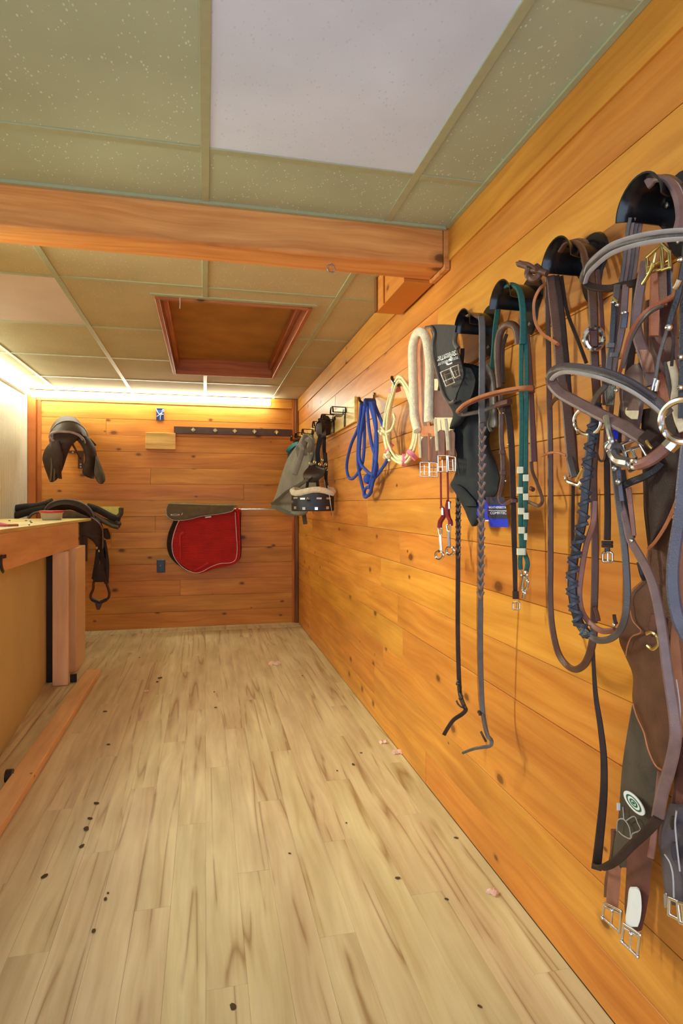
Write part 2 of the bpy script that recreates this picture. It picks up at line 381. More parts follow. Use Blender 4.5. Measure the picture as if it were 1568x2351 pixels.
M['strip_left'] = emit('strip_light_left', (0.88, 1.0, 0.86, 1), STRIP_LEFT)
M['strip_low_added'] = emit('strip_light_low_added', (0.88, 1.0, 0.84, 1), STRIP_LOW_ADDED)  # glow of the added low strip, out of view

# red quilt ridges
def quilt():
    m = M['redpad']; nt = m.node_tree; b = nt.nodes['Principled BSDF']; tc = N_(nt, 'ShaderNodeTexCoord')
    mp = N_(nt, 'ShaderNodeMapping'); mp.inputs['Scale'].default_value = (1, 1, 1); nt.links.new(tc.outputs['Object'], mp.inputs[0])
    wv = N_(nt, 'ShaderNodeTexWave', bands_direction='Z'); wv.inputs['Scale'].default_value = 26; wv.inputs['Distortion'].default_value = 0.6
    nt.links.new(mp.outputs[0], wv.inputs['Vector']); bp = N_(nt, 'ShaderNodeBump'); bp.inputs['Strength'].default_value = 0.35; bp.inputs['Distance'].default_value = 0.006
    nt.links.new(wv.outputs['Fac'], bp.inputs['Height']); nt.links.new(bp.outputs[0], b.inputs['Normal'])
quilt()

# ================================================================== SETTING
NEAR = -0.7
def struct(o): o['kind'] = 'structure'; return o
# ---- right wall: backing and boards
wr = struct(G().box(WALLX+0.018, WALLX+0.06, NEAR, BACKY+0.06, 0, CEIL+0.35).obj('wall_right', M['jointwood'], smooth=0))
rnd = random.Random(3)
for k in range(-8, 6):
    z0 = max(0.0, 1.154+0.146*k)+0.0007; z1 = 1.154+0.146*(k+1)-0.0007
    y = NEAR; first = True
    while y < BACKY-0.02:
        ln = rnd.uniform(1.5, 2.7)*(0.6 if first else 1); first = False
        y1 = min(BACKY, y+ln)
        if BACKY-y1 < 0.5: y1 = BACKY
        dx = rnd.uniform(0, 0.0018)
        G().box(WALLX+dx, WALLX+0.02, y+0.0006, y1-0.0006, z0, z1).obj('plank', M['pine_y'], wr, smooth=0, bevel=0.0014)
        y = y1
G().box(WALLX-0.008, WALLX+0.018, NEAR, BACKY, 2.019, CEIL).obj('top_board', M['pine_y'], wr, smooth=0, bevel=0.002)
G().box(WALLX+0.002, WALLX+0.018, NEAR, BACKY, CEIL, CEIL+0.33).obj('upper_board', M['pine_y'], wr, smooth=0)
# ---- back wall
wb = struct(G().box(LEFTX-0.05, WALLX+0.05, BACKY+0.018, BACKY+0.06, 0, CEIL+0.1).obj('wall_back', M['jointwood'], smooth=0))
for k in range(-8, 6):
    z0 = max(0.0, 1.17+0.146*k)+0.0007; z1 = 1.17+0.146*(k+1)-0.0007
    x = LEFTX; xs = [LEFTX, WALLX] if rnd.random() < 0.45 else [LEFTX, rnd.uniform(-0.9, 0.4), WALLX]
    for xa, xb in zip(xs[:-1], xs[1:]):
        dy = rnd.uniform(0, 0.0018)
        G().box(xa+0.0006, xb-0.0006, BACKY+dy, BACKY+0.02, z0, z1).obj('plank', M['pine_x'], wb, smooth=0, bevel=0.0014)
G().box(LEFTX, WALLX-0.06, BACKY-0.016, BACKY+0.018, 2.043, CEIL).obj('top_board', M['pine_x'], wb, smooth=0, bevel=0.002)
G().box(LEFTX+0.068, LEFTX+0.10, BACKY-0.012, BACKY+0.01, 0, 2.043).obj('side_batten', M['pine_z'], wb, smooth=0, bevel=0.002)
G().box(WALLX-0.06, WALLX-0.036, BACKY-0.014, BACKY+0.01, 0, CEIL).obj('side_batten', M['pine_z'], wb, smooth=0, bevel=0.002)
p1 = tag(G().box(WALLX-0.034, WALLX-0.001, BACKY-0.034, BACKY-0.001, 0, CEIL).obj('trim_1', M['cornerpost'], smooth=0, bevel=0.003), kind='structure')
p2 = tag(G().box(LEFTX+0.002, LEFTX+0.064, BACKY-0.05, BACKY-0.001, 0, CEIL).obj('trim_2', M['pine_z'], smooth=0, bevel=0.003), kind='structure')
# ---- left wall: white grooved panelling
g = G(); y = NEAR; prof = []
while y < BACKY-0.05:
    prof += [(LEFTX, y+0.003), (LEFTX, y+0.0375), (LEFTX-0.005, y+0.0385), (LEFTX-0.005, y+0.042)]; y += 0.041
vv = []
for (x, yy) in prof: vv += [(x, yy, 0.0), (x, yy, CEIL)]
g.add(vv, [(2*i, 2*i+2, 2*i+3, 2*i+1) for i in range(len(prof)-1)])
wl = struct(G().box(LEFTX-0.06, LEFTX-0.006, NEAR, BACKY+0.05, 0, CEIL+0.1).obj('wall_left', M['bead'], smooth=0))
g.obj('beadboard', M['bead'], wl, smooth=0)
# ---- floor
fl = struct(G().box(LEFTX-0.06, WALLX+0.06, NEAR, BACKY+0.06, -0.08, -0.008).obj('floor', M['underfloor'], smooth=0))
i = 0; x = WALLX
while x > LEFTX+0.001:
    x0 = max(LEFTX, x-0.0965); y = 0.1 - (i*0.437) % 1.2
    while y < 5.57:
        ya, yb = max(y, -0.7), min(5.57, y+1.22)
        if yb-ya > 0.02:
            G().box(x0+0.00015, x-0.00015, ya+0.0002, yb-0.0002, -0.009, rnd.uniform(-0.0003, 0)).obj('plank', M['floor'], fl, smooth=0, bevel=0.0003)
        y += 1.22
    x = x0; i += 1
G().box(LEFTX, WALLX, 5.572, BACKY, -0.009, 0.004).obj('edge_strip', M['floor'], fl, smooth=0, bevel=0.002)
# ---- ceiling: painted tees, tiles
ce = struct(G().box(LEFTX-0.06, WALLX+0.004, NEAR, 2.3, CEIL+0.30, CEIL+0.33).obj('ceiling', M['underfloor'], smooth=0))
HX0, HX1, HY0, HY1 = -0.237, 0.532, 3.03, 4.77
colsx = [LEFTX, -1.265, -0.638, 0.0, 0.628, WALLX]
def tile(x0, x1, y0, y1, m, dz=0.0):
    if x1-x0 < 0.02 or y1-y0 < 0.02: return
    G().box(x0, x1, y0, y1, CEIL+0.004+dz, CEIL+0.02+dz).obj('tile', m, ce, smooth=0, bevel=0.0015)
def tile_cut(x0, x1, y0, y1, m, dz=0.0):
    if x1 <= HX0 or x0 >= HX1 or y1 <= HY0 or y0 >= HY1: return tile(x0, x1, y0, y1, m, dz)
    a, b_ = max(y0, HY0), min(y1, HY1)
    if y0 < a: tile(x0, x1, y0, a, m, dz)
    if b_ < y1: tile(x0, x1, b_, y1, m, dz)
    if x0 < HX0: tile(x0, HX0, a, b_, m, dz)
    if x1 > HX1: tile(HX1, x1, a, b_, m, dz)
rowsN = [NEAR, 0.31, 1.755, 2.066]; rowsR = [NEAR, 0.36, 1.055, 1.755, 2.066]
rowsF = [2.2, 2.875, 3.635, 4.385, 5.125, BACKY-0.016]
rt = random.Random(5)
for ci in range(5):
    xa, xb = colsx[ci], colsx[ci+1]
    rr = rowsR if ci == 4 else rowsN
    for ya, yb in zip(rr[:-1], rr[1:]):
        m = M['tile_white'] if (ci == 3 and abs(yb-1.755) < 0.01) else M['tile_green']
        tile(xa+0.001, xb-0.001, ya+0.001, yb-0.001, m, rt.uniform(0, 0.001))
    for ya, yb in zip(rowsF[:-1], rowsF[1:]):
        m = M['tile_pink'] if (ci == 1 and abs(ya-2.875) < 0.01) else M['tile_tan']
        tile_cut(xa+0.001, xb-0.001, ya+0.001, yb-0.001, m, rt.uniform(0, 0.001))
def tee_y(x, y0, y1): G().box(x-0.0125, x+0.0125, y0, y1, CEIL, CEIL+0.006).obj('tee', M['tee'], ce, smooth=0, bevel=0.001)
def tee_x(y, x0, x1): G().box(x0, x1, y-0.0125, y+0.0125, CEIL+0.0005, CEIL+0.0062).obj('tee', M['tee'], ce, smooth=0, bevel=0.001)
for x in colsx[1:-1]:
    tee_y(x, NEAR, 2.066)
    if HX0 < x < HX1: tee_y(x, 2.2, HY0-0.01); tee_y(x, HY1+0.01, BACKY-0.02)
    else: tee_y(x, 2.2, BACKY-0.02)
for ci in range(5):
    xa, xb = colsx[ci]+0.0125, colsx[ci+1]-0.0125
    for y in (rowsR if ci == 4 else rowsN)[1:-1]: tee_x(y, xa, xb)
    for y in rowsF[1:-1]:
        if xb > HX0 and xa < HX1 and HY0 < y < HY1:
            if xa < HX0: tee_x(y, xa, HX0-0.005)
            if xb > HX1: tee_x(y, HX1+0.005, xb)
        else: tee_x(y, xa, xb)
# angle at the ceiling's edge
G().box(LEFTX, 0.85, 2.050, 2.064, CEIL-0.006, CEIL+0.004).obj('edge_angle', M['tee'], ce, smooth=0)
G().box(WALLX-0.024, WALLX-0.009, NEAR, 2.05, CEIL-0.003, CEIL+0.004).obj('edge_angle', M['tee'], ce, smooth=0)
tee_hb = G().box(HX0-0.02, HX1+0.02, HY0-0.03, HY0-0.004, CEIL-0.002, CEIL+0.005).obj('edge_angle', M['tee'], ce, smooth=0)
# wooden soffit behind the beam
so = G().box(0.742, WALLX-0.0085, 2.212, 2.60, 1.985, CEIL).obj('trim_3', M['pine_y'], smooth=0, bevel=0.002); so['kind'] = 'structure'
G().box(0.734, 0.742, 2.565, 2.60, 1.985, CEIL).obj('batten', M['cornerpost'], so, smooth=0, bevel=0.001)
G().box(0.736, 0.742, 2.46, 2.47, 1.985, CEIL).obj('batten', M['pine_z'], so, smooth=0, bevel=0.001)
# ================================================================== BEAM, HATCH, LIGHTS
bm_ = thing('ceiling_beam', 'thick amber timber beam crossing under the ceiling from wall to wall', 'beam', (0, 2.14, 2.0))
G().box(LEFTX, 0.846, 2.066, 2.205, 1.997, CEIL+0.03).obj('timber', M['beam'], bm_, smooth=40, bevel=0.005)
G().box(0.846, 0.8695, 2.062, 2.21, 1.985, CEIL+0.03).obj('end_cap', M['beam'], bm_, smooth=0, bevel=0.003)
ey = thing('eye_bolt', 'small steel eye bolt screwed into the underside of the timber beam', 'bolt', tuple(atZ(760, 600, 1.997)))
pe = atZ(760, 600, 1.997); pe.y = 2.12
pe = atY(760, 614, 2.13)
g = G(); g.tube([pe+Vector((math.cos(a)*0.013, 0, math.sin(a)*0.013-0.004)) for a in [2*math.pi*q/16 for q in range(16)]], 0.0036, 6, True); g.obj('ring', M['steel'], ey)
G().cyl(pe+Vector((0, 0, 0.008)), Vector((pe.x, pe.y, 2.0)), 0.003, 8).obj('shank', M['steel'], ey)
ha = thing('ceiling_hatch', 'square attic hatch framed in red-brown wood in the far ceiling', 'hatch', ((HX0+HX1)/2, (HY0+HY1)/2, CEIL))
Zt = CEIL+0.11
G().box(HX0, HX0+0.022, HY0, HY1, CEIL-0.012, Zt).obj('frame_board', M['hatch'], ha, smooth=0, bevel=0.002)
G().box(HX1-0.022, HX1, HY0, HY1, CEIL-0.012, Zt).obj('frame_board', M['hatch'], ha, smooth=0, bevel=0.002)
G().box(HX0+0.022, HX1-0.022, HY0, HY0+0.022, CEIL-0.012, Zt).obj('frame_board', M['hatchx'], ha, smooth=0, bevel=0.002)
G().box(HX0+0.022, HX1-0.022, HY1-0.022, HY1, CEIL-0.012, Zt).obj('frame_board', M['hatchx'], ha, smooth=0, bevel=0.002)
G().box(HX0+0.0225, HX0+0.05, HY0+0.023, HY1-0.023, CEIL+0.05, Zt).obj('stop_board', M['hatch'], ha, smooth=0, bevel=0.002)
G().box(HX1-0.05, HX1-0.0225, HY0+0.023, HY1-0.023, CEIL+0.05, Zt).obj('stop_board', M['hatch'], ha, smooth=0, bevel=0.002)
G().box(HX0, HX1, HY0, HY1, Zt, Zt+0.01).obj('hatch_panel', M['hardboard'], ha, smooth=0)
sg = atY(413, 684, HY0-0.006)
tag(G().tube([Vector((sg.x, sg.y, CEIL-0.001)), Vector((sg.x+0.001, sg.y, CEIL-0.03)), Vector((sg.x, sg.y-0.002, CEIL-0.055))], 0.0012, 5).obj('pull_string', M['white']), 'thin white string hanging at the front edge of the attic hatch', 'string')
def light_strip(name, label, p, q, m, r=0.016):
    t = thing(name, label, 'light', tuple((Vector(p)+Vector(q))/2))
    G().cyl(p, q, r, 14).obj('tube', m, t)
    return t
ls = light_strip('strip_light', 'long glowing strip light along the top of the back wall', (LEFTX+0.04, BACKY-0.07, 2.088), (0.595, BACKY-0.07, 2.088), M['strip'], 0.030)
G().box(LEFTX+0.03, 0.60, BACKY-0.036, BACKY-0.0165, 2.066, 2.104).obj('housing', M['bead'], ls, smooth=0)
ll = light_strip('strip_light', 'long strip light along the top of the white left wall', (LEFTX+0.055, 3.0, 2.085), (LEFTX+0.055, BACKY-0.12, 2.085), M['strip_left'])
G().box(LEFTX+0.001, LEFTX+0.036, 3.0, BACKY-0.12, 2.066, 2.104).obj('housing', M['bead'], ll, smooth=0)
added_bar_d = bpy.data.lights.new('added_light_bar', 'AREA'); added_bar_d.shape = 'RECTANGLE'; added_bar_d.size = 2.7; added_bar_d.size_y = 0.03; added_bar_d.energy = ADDED_BAR_W; added_bar_d.color = (0.90, 1.0, 0.84); added_bar_d.spread = math.radians(110)  # added bar out of view, throws the bench's shadow across the floor
added_bar = bpy.data.objects.new('added_light_bar', added_bar_d); C.objects.link(added_bar); added_bar.location = (LEFTX+0.068, 2.25, 1.60)
added_bar.rotation_euler = (Vector((0.92, 0, -0.40)).to_track_quat('-Z', 'X')).to_euler()
lw = light_strip('strip_light', 'added unseen strip light set lower on the white left wall above the workbench', (LEFTX+0.045, 0.9, 1.60), (LEFTX+0.045, 3.6, 1.60), M['strip_low_added'])  # added tube, out of view, glowing dimly beside the light bar
G().box(LEFTX+0.001, LEFTX+0.027, 0.9, 3.6, 1.58, 1.62).obj('housing', M['bead'], lw, smooth=0)
tag(G().box(LEFTX+0.001, LEFTX+0.13, 0.8, 3.62, 1.632, 1.652).obj('added_light_shield', M['ply_top'], smooth=0, bevel=0.002), 'added unseen shelf on the white left wall, shielding the ceiling from the lower strip light', 'shelf')  # added out of view to hold the low strip's light off the ceiling
# ================================================================== WORKBENCH SIDE
wbch = thing('workbench', 'rough timber workbench along the left side with a pale plywood top', 'workbench', (-1.15, 3.8, 0))
ZT = HCAM-0.108
G().box(LEFTX+0.01, -0.862, 1.3, 5.0, ZT-0.018, ZT).obj('bench_top', M['ply_top'], wbch, smooth=0, bevel=0.0015)
G().box(-0.90, -0.864, 1.3, 4.53, HCAM-0.294, ZT-0.0185).obj('front_board', M['lumber_y'], wbch, smooth=0, bevel=0.003)
G().box(-0.928, -0.838, 4.07, 4.108, 0, HCAM-0.296).obj('leg', M['lumber_z'], wbch, smooth=0, bevel=0.004)
G().box(-0.918, -0.849, 4.37, 4.70, 0, HCAM-0.2945).obj('leg', M['lumber_z'], wbch, smooth=0, bevel=0.004)
G().box(-0.884, -0.785, 2.57, 2.608, 0.045, HCAM-0.296).obj('leg', M['lumber_z'], wbch, smooth=0, bevel=0.004)
G().box(-1.04, -0.945, 4.16, 4.19, 0, HCAM-0.296).obj('dark_upright', M['blackplastic'], wbch, smooth=0, bevel=0.003)
G().box(-0.838, -0.80, 4.13, 4.15, 0.0, 0.052).obj('foot_block', M['blackplastic'], wbch, smooth=0, bevel=0.002)
g = G(); a, b_ = Vector((-0.80, 1.6, 0)), Vector((-1.0, 4.30, 0)); th = Vector((-0.012, 0, 0))
g.obox((a+b_)/2+Vector((0, 0, 0.42)), (b_-a)/2, Vector((-0.006, 0, 0)), Vector((0, 0, 0.42))); g.obj('back_panel', M['tanpanel'], wbch, smooth=0)
sl = tag(G().box(-0.768, -0.678, 1.2, 4.28, 0, 0.038).obj('floor_plank', M['lumber_y'], smooth=0, bevel=0.004), 'knotty pale timber plank lying on the floor in front of the workbench legs', 'plank')
st2 = tag(G().box(-0.885, -0.86, 1.2, 4.0, 0, 0.012).obj('floor_batten', M['floor'], smooth=0, bevel=0.002), 'thin pale batten on the floor under the workbench', 'batten')
# black pull at the bench's front board
hk = [atX(4, 1277, -0.857), atX(2, 1290, -0.853), atX(4, 1305, -0.85), atX(7, 1312, -0.852)]
t = thing('bench_pull', 'dark rubbery pull hanging on the front board of the workbench', 'pull', tuple(hk[0]))
G().strap(catmull(hk, 5), 0.018, 0.012, N=(1, 0, 0), pad=True).obj('grip', M['blackplastic'], t)
G().obox(atX(8, 1278, -0.858), (0.003, 0, 0), (0, 0.03, 0.0), (0, 0, 0.008)).obj('plate', M['blackplastic'], t, smooth=0)
t = thing('caster', 'small dark wheel with a shiny hub on the floor beside the workbench leg', 'wheel', (-0.80, 2.68, 0.03))
G().cyl((-0.79, 2.70, 0.028), (-0.765, 2.70, 0.028), 0.026, 16).obj('tyre', M['blackplastic'], t)
G().cyl((-0.766, 2.70, 0.028), (-0.76, 2.70, 0.028), 0.011, 12).obj('hub', M['chrome'], t)
# tub with a red lid
pc = atZ(126, 1194, ZT); pc.x -= 0.02
tub = thing('food_tub', 'small clear plastic tub with a red lid on the workbench', 'tub', tuple(pc))
g = G(); prof = [(0.0, 0.0), (0.058, 0.0), (0.064, 0.008), (0.070, 0.048), (0.074, 0.052), (0.068, 0.052), (0.062, 0.012), (0.0, 0.006)]
def lathe(g, c, prof, seg=24, sx=1, sy=1):
    vv = [(c[0]+r*sx*math.cos(2*math.pi*j/seg), c[1]+r*sy*math.sin(2*math.pi*j/seg), c[2]+z) for r, z in prof for j in range(seg)]
    return g.add(vv, [(i*seg+j, i*seg+(j+1) % seg, (i+1)*seg+(j+1) % seg, (i+1)*seg+j) for i in range(len(prof)-1) for j in range(seg)])
lathe(g, pc, prof); g.obj('tub_body', M['clearplastic'], tub)
g = G(); lathe(g, pc, [(0, 0.062), (0.066, 0.062), (0.072, 0.066), (0.078, 0.064), (0.079, 0.053), (0.074, 0.050), (0, 0.054)]); g.obj('lid', M['redlid'], tub)
lathe(G(), pc, [(0.0, 0.0665), (0.07, 0.0665), (0.072, 0.068), (0.0, 0.0685)]).obj('rim', M['white'], tub) if False else None
pb = atZ(26, 1206, ZT)
t = thing('brush', 'little brush with a wooden handle and pink bristles lying on the workbench', 'brush', tuple(pb))
a = atZ(18, 1206, ZT+0.006); b_ = atZ(42, 1205.5, ZT+0.006)
G().tube([a, a.lerp(b_, 0.5), b_], 0.006, 8).obj('handle', M['lea_tan'], t)
rb = random.Random(2); g = G()
for q in range(26):
    p0 = a+Vector((rb.uniform(-.004, .004), rb.uniform(-.02, .02), rb.uniform(-.004, .004)))
    g.tube([p0, p0+Vector((-0.035-rb.random()*0.03, rb.uniform(-.03, .03), rb.uniform(-.004, .012)))], 0.002, 4)
g.obj('bristles', M['pink'], t)
for (u, v, s_, lb) in ((22, 1196, 5, 'dark pellet on the bench top, farthest left, behind the brush'), (60, 1196, 5, 'dark pellet on the bench top left of the tub, farthest from the front edge'), (70, 1197.5, 4, 'small dark pellet just left of the tub, middle of a tight trio'), (72, 1200.5, 5, 'dark pellet just left of the tub, nearest to it'), (67, 1206, 3, 'smallest dark pellet near the front edge of the bench top')):
    p = atZ(u, v, ZT+0.0001)
    tag(G().ball((p.x, p.y, p.z+0.0025), 0.0017*s_, 0.0022*s_, 0.0028, 7, 4).obj('pellet', M['crumb']), lb, 'pellet', 'pellets on the bench top')
# ================================================================== BACK WALL OBJECTS
t = thing('junction_box', 'open blue electrical box with loose white wires, high on the back wall', 'electrical box', tuple(B(368, 951)))
p, q = B(359, 937.5), B(376.5, 965)
x0, x1, z0, z1 = p.x, q.x, q.z, p.z; yb = BACKY-0.004
g = G(); g.box(x0, x1, yb, yb+0.003, z0, z1)
for bx in ((x0, x0+0.004, z0, z1), (x1-0.004, x1, z0, z1), (x0, x1, z0, z0+0.004), (x0, x1, z1-0.004, z1)): g.box(bx[0], bx[1], yb-0.006, yb, bx[2], bx[3])
g.obj('box_shell', M['boxblue'], t, smooth=0)
g = G()
for pts in (((358, 938), (363, 948), (367, 952)), ((360, 956), (365, 953), (369, 950)), ((368, 964), (368, 957), (370, 951)), ((375, 951), (372, 951), (368, 951)), ((373, 941), (372, 946), (369, 951)), ((374, 939.5), (376.5, 943), (375, 946))):
    g.tube(catmull([B(u, v, 0.012+0.006*math.sin(i*1.6)) for i, (u, v) in enumerate(pts)], 5), 0.0028, 6)
pk = B(369, 950.5, 0.018); g.ball(tuple(pk), 0.009, 0.007, 0.009, 8, 5); g.obj('wires', M['white'], t)
t = thing('wood_block', 'short pale wooden board fixed to the back wall under the dark hook rail', 'board', tuple(B(369, 1013)))
p, q = B(335, 993.5), B(403, 1032.5); G().box(p.x, q.x, BACKY-0.034, BACKY-0.0005, q.z, p.z).obj('board', M['ply_creamx'], t, smooth=0, bevel=0.002)
t = thing('hook_rail', 'long dark brown board with five small metal hooks on the back wall', 'rail', tuple(B(535, 992)))
p, q = B(399.5, 979), B(399.5, 995.5); zc = (p.z+q.z)/2; hh = (p.z-q.z)/2
a = B(399.5, 987); b_ = B(672, 995)
zz = HCAM+(1158-987.2)/FPX*mpp(a)*FPX
G().obox(Vector(((a.x+0.808)/2, BACKY-0.0095, (p.z+q.z)/2)), ((0.808-a.x)/2, 0, 0), (0, 0.009, 0), (0, 0, hh)).obj('rail_board', M['darkwood'], t, smooth=0, bevel=0.002)
zr = (p.z+q.z)/2
for u in (443.5, 494, 539, 584, 634.5):
    c = B(u, 990, 0.02); c.z = zr+0.004
    g = G(); r = 0.021
    g.add([c+Vector((-r, 0, 0)), c+Vector((0, 0, r)), c+Vector((r, 0, 0)), c+Vector((0, 0, -r)), c+Vector((-r, -0.003, 0)), c+Vector((0, -0.003, r)), c+Vector((r, -0.003, 0)), c+Vector((0, -0.003, -r))],
          [(0, 1, 2, 3), (4, 7, 6, 5), (0, 4, 5, 1), (1, 5, 6, 2), (2, 6, 7, 3), (3, 7, 4, 0)])
    g.tube(catmull([c+Vector((0, -0.002, 0.0)), c+Vector((0, -0.02, -0.012)), c+Vector((0, -0.03, -0.024)), c+Vector((0, -0.042, -0.018)), c+Vector((0, -0.044, 0.0))], 4), 0.0032, 6)
    g.obj('hook', M['brass'], t)
# wire hanging loops on three hooks
t = thing('wall_outlet', 'black electrical outlet plate low on the back wall', 'outlet', tuple(B(369.5, 1299)))
p, q = B(360, 1285), B(379, 1314); G().box(p.x, q.x, BACKY-0.008, BACKY-0.0002, q.z, p.z).obj('plate', M['blackplastic'], t, smooth=0, bevel=0.003)
cx, cz = (p.x+q.x)/2, (p.z+q.z)/2
for dz in (-0.026, 0.026): G().cyl((cx, BACKY-0.008, cz+dz), (cx, BACKY-0.011, cz+dz), 0.017, 16).obj('socket', M['blackmetal'], t)
G().ball((cx-0.004, BACKY-0.010, cz+0.002), 0.005, 0.003, 0.005, 8, 5).obj('screw', M['steel'], t)
# silver towel rod
a, b_ = B(515, 1168, 0.14), B(690, 1171, 0.14)
t = thing('saddle_rod', 'silver metal rod running along the back wall beside the red saddle pad', 'rod', tuple(a))
zrod = (a.z+b_.z)/2
G().cyl((B(500, 1169, 0.14).x, BACKY-0.14, zrod), (WALLX-0.012, BACKY-0.14, zrod), 0.0095, 12).obj('bar', M['chrome'], t)
G().cyl((WALLX-0.012, BACKY-0.14, zrod), (WALLX-0.0005, BACKY-0.14, zrod), 0.022, 12).obj('flange', M['chrome'], t)
G().cyl((B(470, 1169, 0.14).x, BACKY-0.14, zrod), (B(470, 1169, 0.14).x, BACKY-0.0005, zrod), 0.0095, 12).obj('wall_arm', M['chrome'], t)
G().cyl((B(462, 1169, 0.14).x, BACKY-0.14, zrod), (B(501, 1169, 0.14).x, BACKY-0.14, zrod), 0.0095, 12).obj('bar_end', M['chrome'], t)
# red saddle pad
pad_rows = [(1171, 400, 552), (1180, 412, 552), (1200, 407, 551), (1225, 397, 551), (1250, 393, 552), (1270, 396, 552), (1285, 404, 549), (1296, 415, 536), (1305, 428, 496), (1312, 440, 476), (1316, 446, 464)]
PO = 0.165
t = thing('saddle_pad', 'red quilted saddle pad with white piping hanging over the silver rod', 'saddle pad', tuple(B(475, 1170, PO)))
pf = lambda u, v, o: B(u, v, o)
rows_panel([(v, a, b_, PO, PO) for v, a, b_ in pad_rows], pf, 0.014, (0, 1, 0), nx=14, ny=4, bulge=0.012, bdir=(0, -1, 0)).obj('front_flap', M['redpad'], t)
rows_panel([(v-2, a-10, b_+2, 0.09, 0.09) for v, a, b_ in pad_rows[:-1]], pf, 0.014, (0, 1, 0), nx=14, ny=4).obj('rear_flap', M['paddark'], t)
tp = [B(u, 1170, o) for u, o in ((402, 0.09), (402, 0.165))]
g = G(); rr_ = 0.038
arc = [(0.14-0.0375+0.0375*2*0 + 0.038*math.cos(a_), 0.03*math.sin(a_)) for a_ in [math.pi*i/8 for i in range(9)]]
xa, xb = B(401, 1172, 0.127).x, B(553, 1172, 0.127).x
pts = [[Vector((xa+(xb-xa)*j/10, BACKY-0.127-0.04*math.cos(math.pi*i/8)*1.0, B(475, 1173, 0.127).z+0.022*math.sin(math.pi*i/8))) for j in range(11)] for i in range(9)]
g.grid(pts, lambda i, j: Vector((0, 0, -0.008))); g.obj('spine', M['redpad'], t)
line = [(540, 1176), (541, 1200), (543, 1230), (544.5, 1262), (541, 1284), (529, 1292), (505, 1294), (483, 1302), (465, 1312), (447, 1315), (428, 1308), (411, 1295), (399, 1277), (395, 1255), (397, 1235), (405, 1208), (412, 1194)]
G().tube(catmull([B(u, v, PO+0.013+0.006*math.sin(math.pi*min(1, max(0, (u-393)/158)))) for u, v in line], 5), 0.0025, 6).obj('piping', M['white'], t)
G().tube(catmull([B(546, 1172, PO+0.014), B(549, 1200, PO+0.012), B(551, 1262, PO+0.012), B(548, 1285, PO+0.012)], 5), 0.004, 6).obj('binding', M['redbright'], t)
for pp in (((421, 1222), (414, 1228), (413, 1240), (414, 1262), (414, 1284)), ((478, 1292), (460, 1303), (445, 1310))):
    G().strap(catmull([B(u, v, PO+0.0235) for u, v in pp], 5), 0.018, 0.006, N=(0, -1, 0), scale=lambda q: 1-0.8*q if True else 1).obj('billet_strap', M['redbright'], t)
p = B(478, 1187, PO+0.026); G().obox(p, (0.026, 0, 0.003), (0, 0.002, 0), (0, 0, 0.006)).obj('maker_tag', M['white'], t, smooth=0)
p = B(545, 1170, PO+0.01); G().ball(tuple(p), 0.014, 0.02, 0.016).obj('binding_corner', M['redbright'], t)
# grey half pad over it
hp_rows = [(1157, 388, 400), (1160, 386, 536), (1164, 384, 538), (1170, 382.5, 537), (1176, 381.5, 530), (1181, 382, 505), (1186, 384, 465), (1191, 388, 440), (1194.5, 398, 420)]
t = thing('half_pad', 'grey felt half pad with a small oval patch lying over the red saddle pad', 'half pad', tuple(B(460, 1160, 0.2)))
rows_panel([(v, a, b_, 0.198, 0.198) for v, a, b_ in hp_rows], pf, 0.022, (0, 1, 0), nx=14, ny=4, bulge=0.012, bdir=(0, -1, 0)).obj('felt', M['greyfelt'], t)
pts = [[Vector((B(386+152*j/10, 1158, 0.15).x, BACKY-0.133-0.066*math.cos(math.pi*i/8), B(460, 1162, 0.2).z+0.01*math.sin(j*0.55+1)+0.024*math.sin(math.pi*i/8))) for j in range(11)] for i in range(9)]
G().grid(pts, lambda i, j: Vector((0, 0, -0.012))).obj('felt_top', M['greyfelt'], t)
G().tube(catmull([B(u, v, 0.213) for u, v in ((537, 1166), (532, 1174), (505, 1180), (465, 1185), (440, 1191), (420, 1194.5), (398, 1194), (384, 1185), (382, 1172))], 5), 0.003, 6).obj('edge_piping', M['piping'], t)
p = B(402, 1182, 0.2165); g = G(); g.add([p+Vector((0.04*math.cos(a_), -0.001-0.003*0, 0.008*math.sin(a_))) for a_ in [2*math.pi*i/20 for i in range(20)]]+[p+Vector((0.04*math.cos(a_), 0.004, 0.008*math.sin(a_))) for a_ in [2*math.pi*i/20 for i in range(20)]], [tuple(range(20)), tuple(range(39, 19, -1))]+[(i, (i+1) % 20, 20+(i+1) % 20, 20+i) for i in range(20)]); g.obj('patch', M['white'], t, smooth=0)
p = B(402, 1182, 0.2185); g = G(); g.add([p+Vector((0.031*math.cos(a_), -0.0005, 0.005*math.sin(a_))) for a_ in [2*math.pi*i/20 for i in range(20)]], [tuple(range(20))]); g.obj('patch_centre', M['greyfelt'], t, smooth=0)
G().obox(B(418, 1180, 0.2185), (0.003, 0, 0.009), (0, 0.001, 0), (0.0025, 0, -0.0005)).obj('mark', M['white'], t, smooth=0)
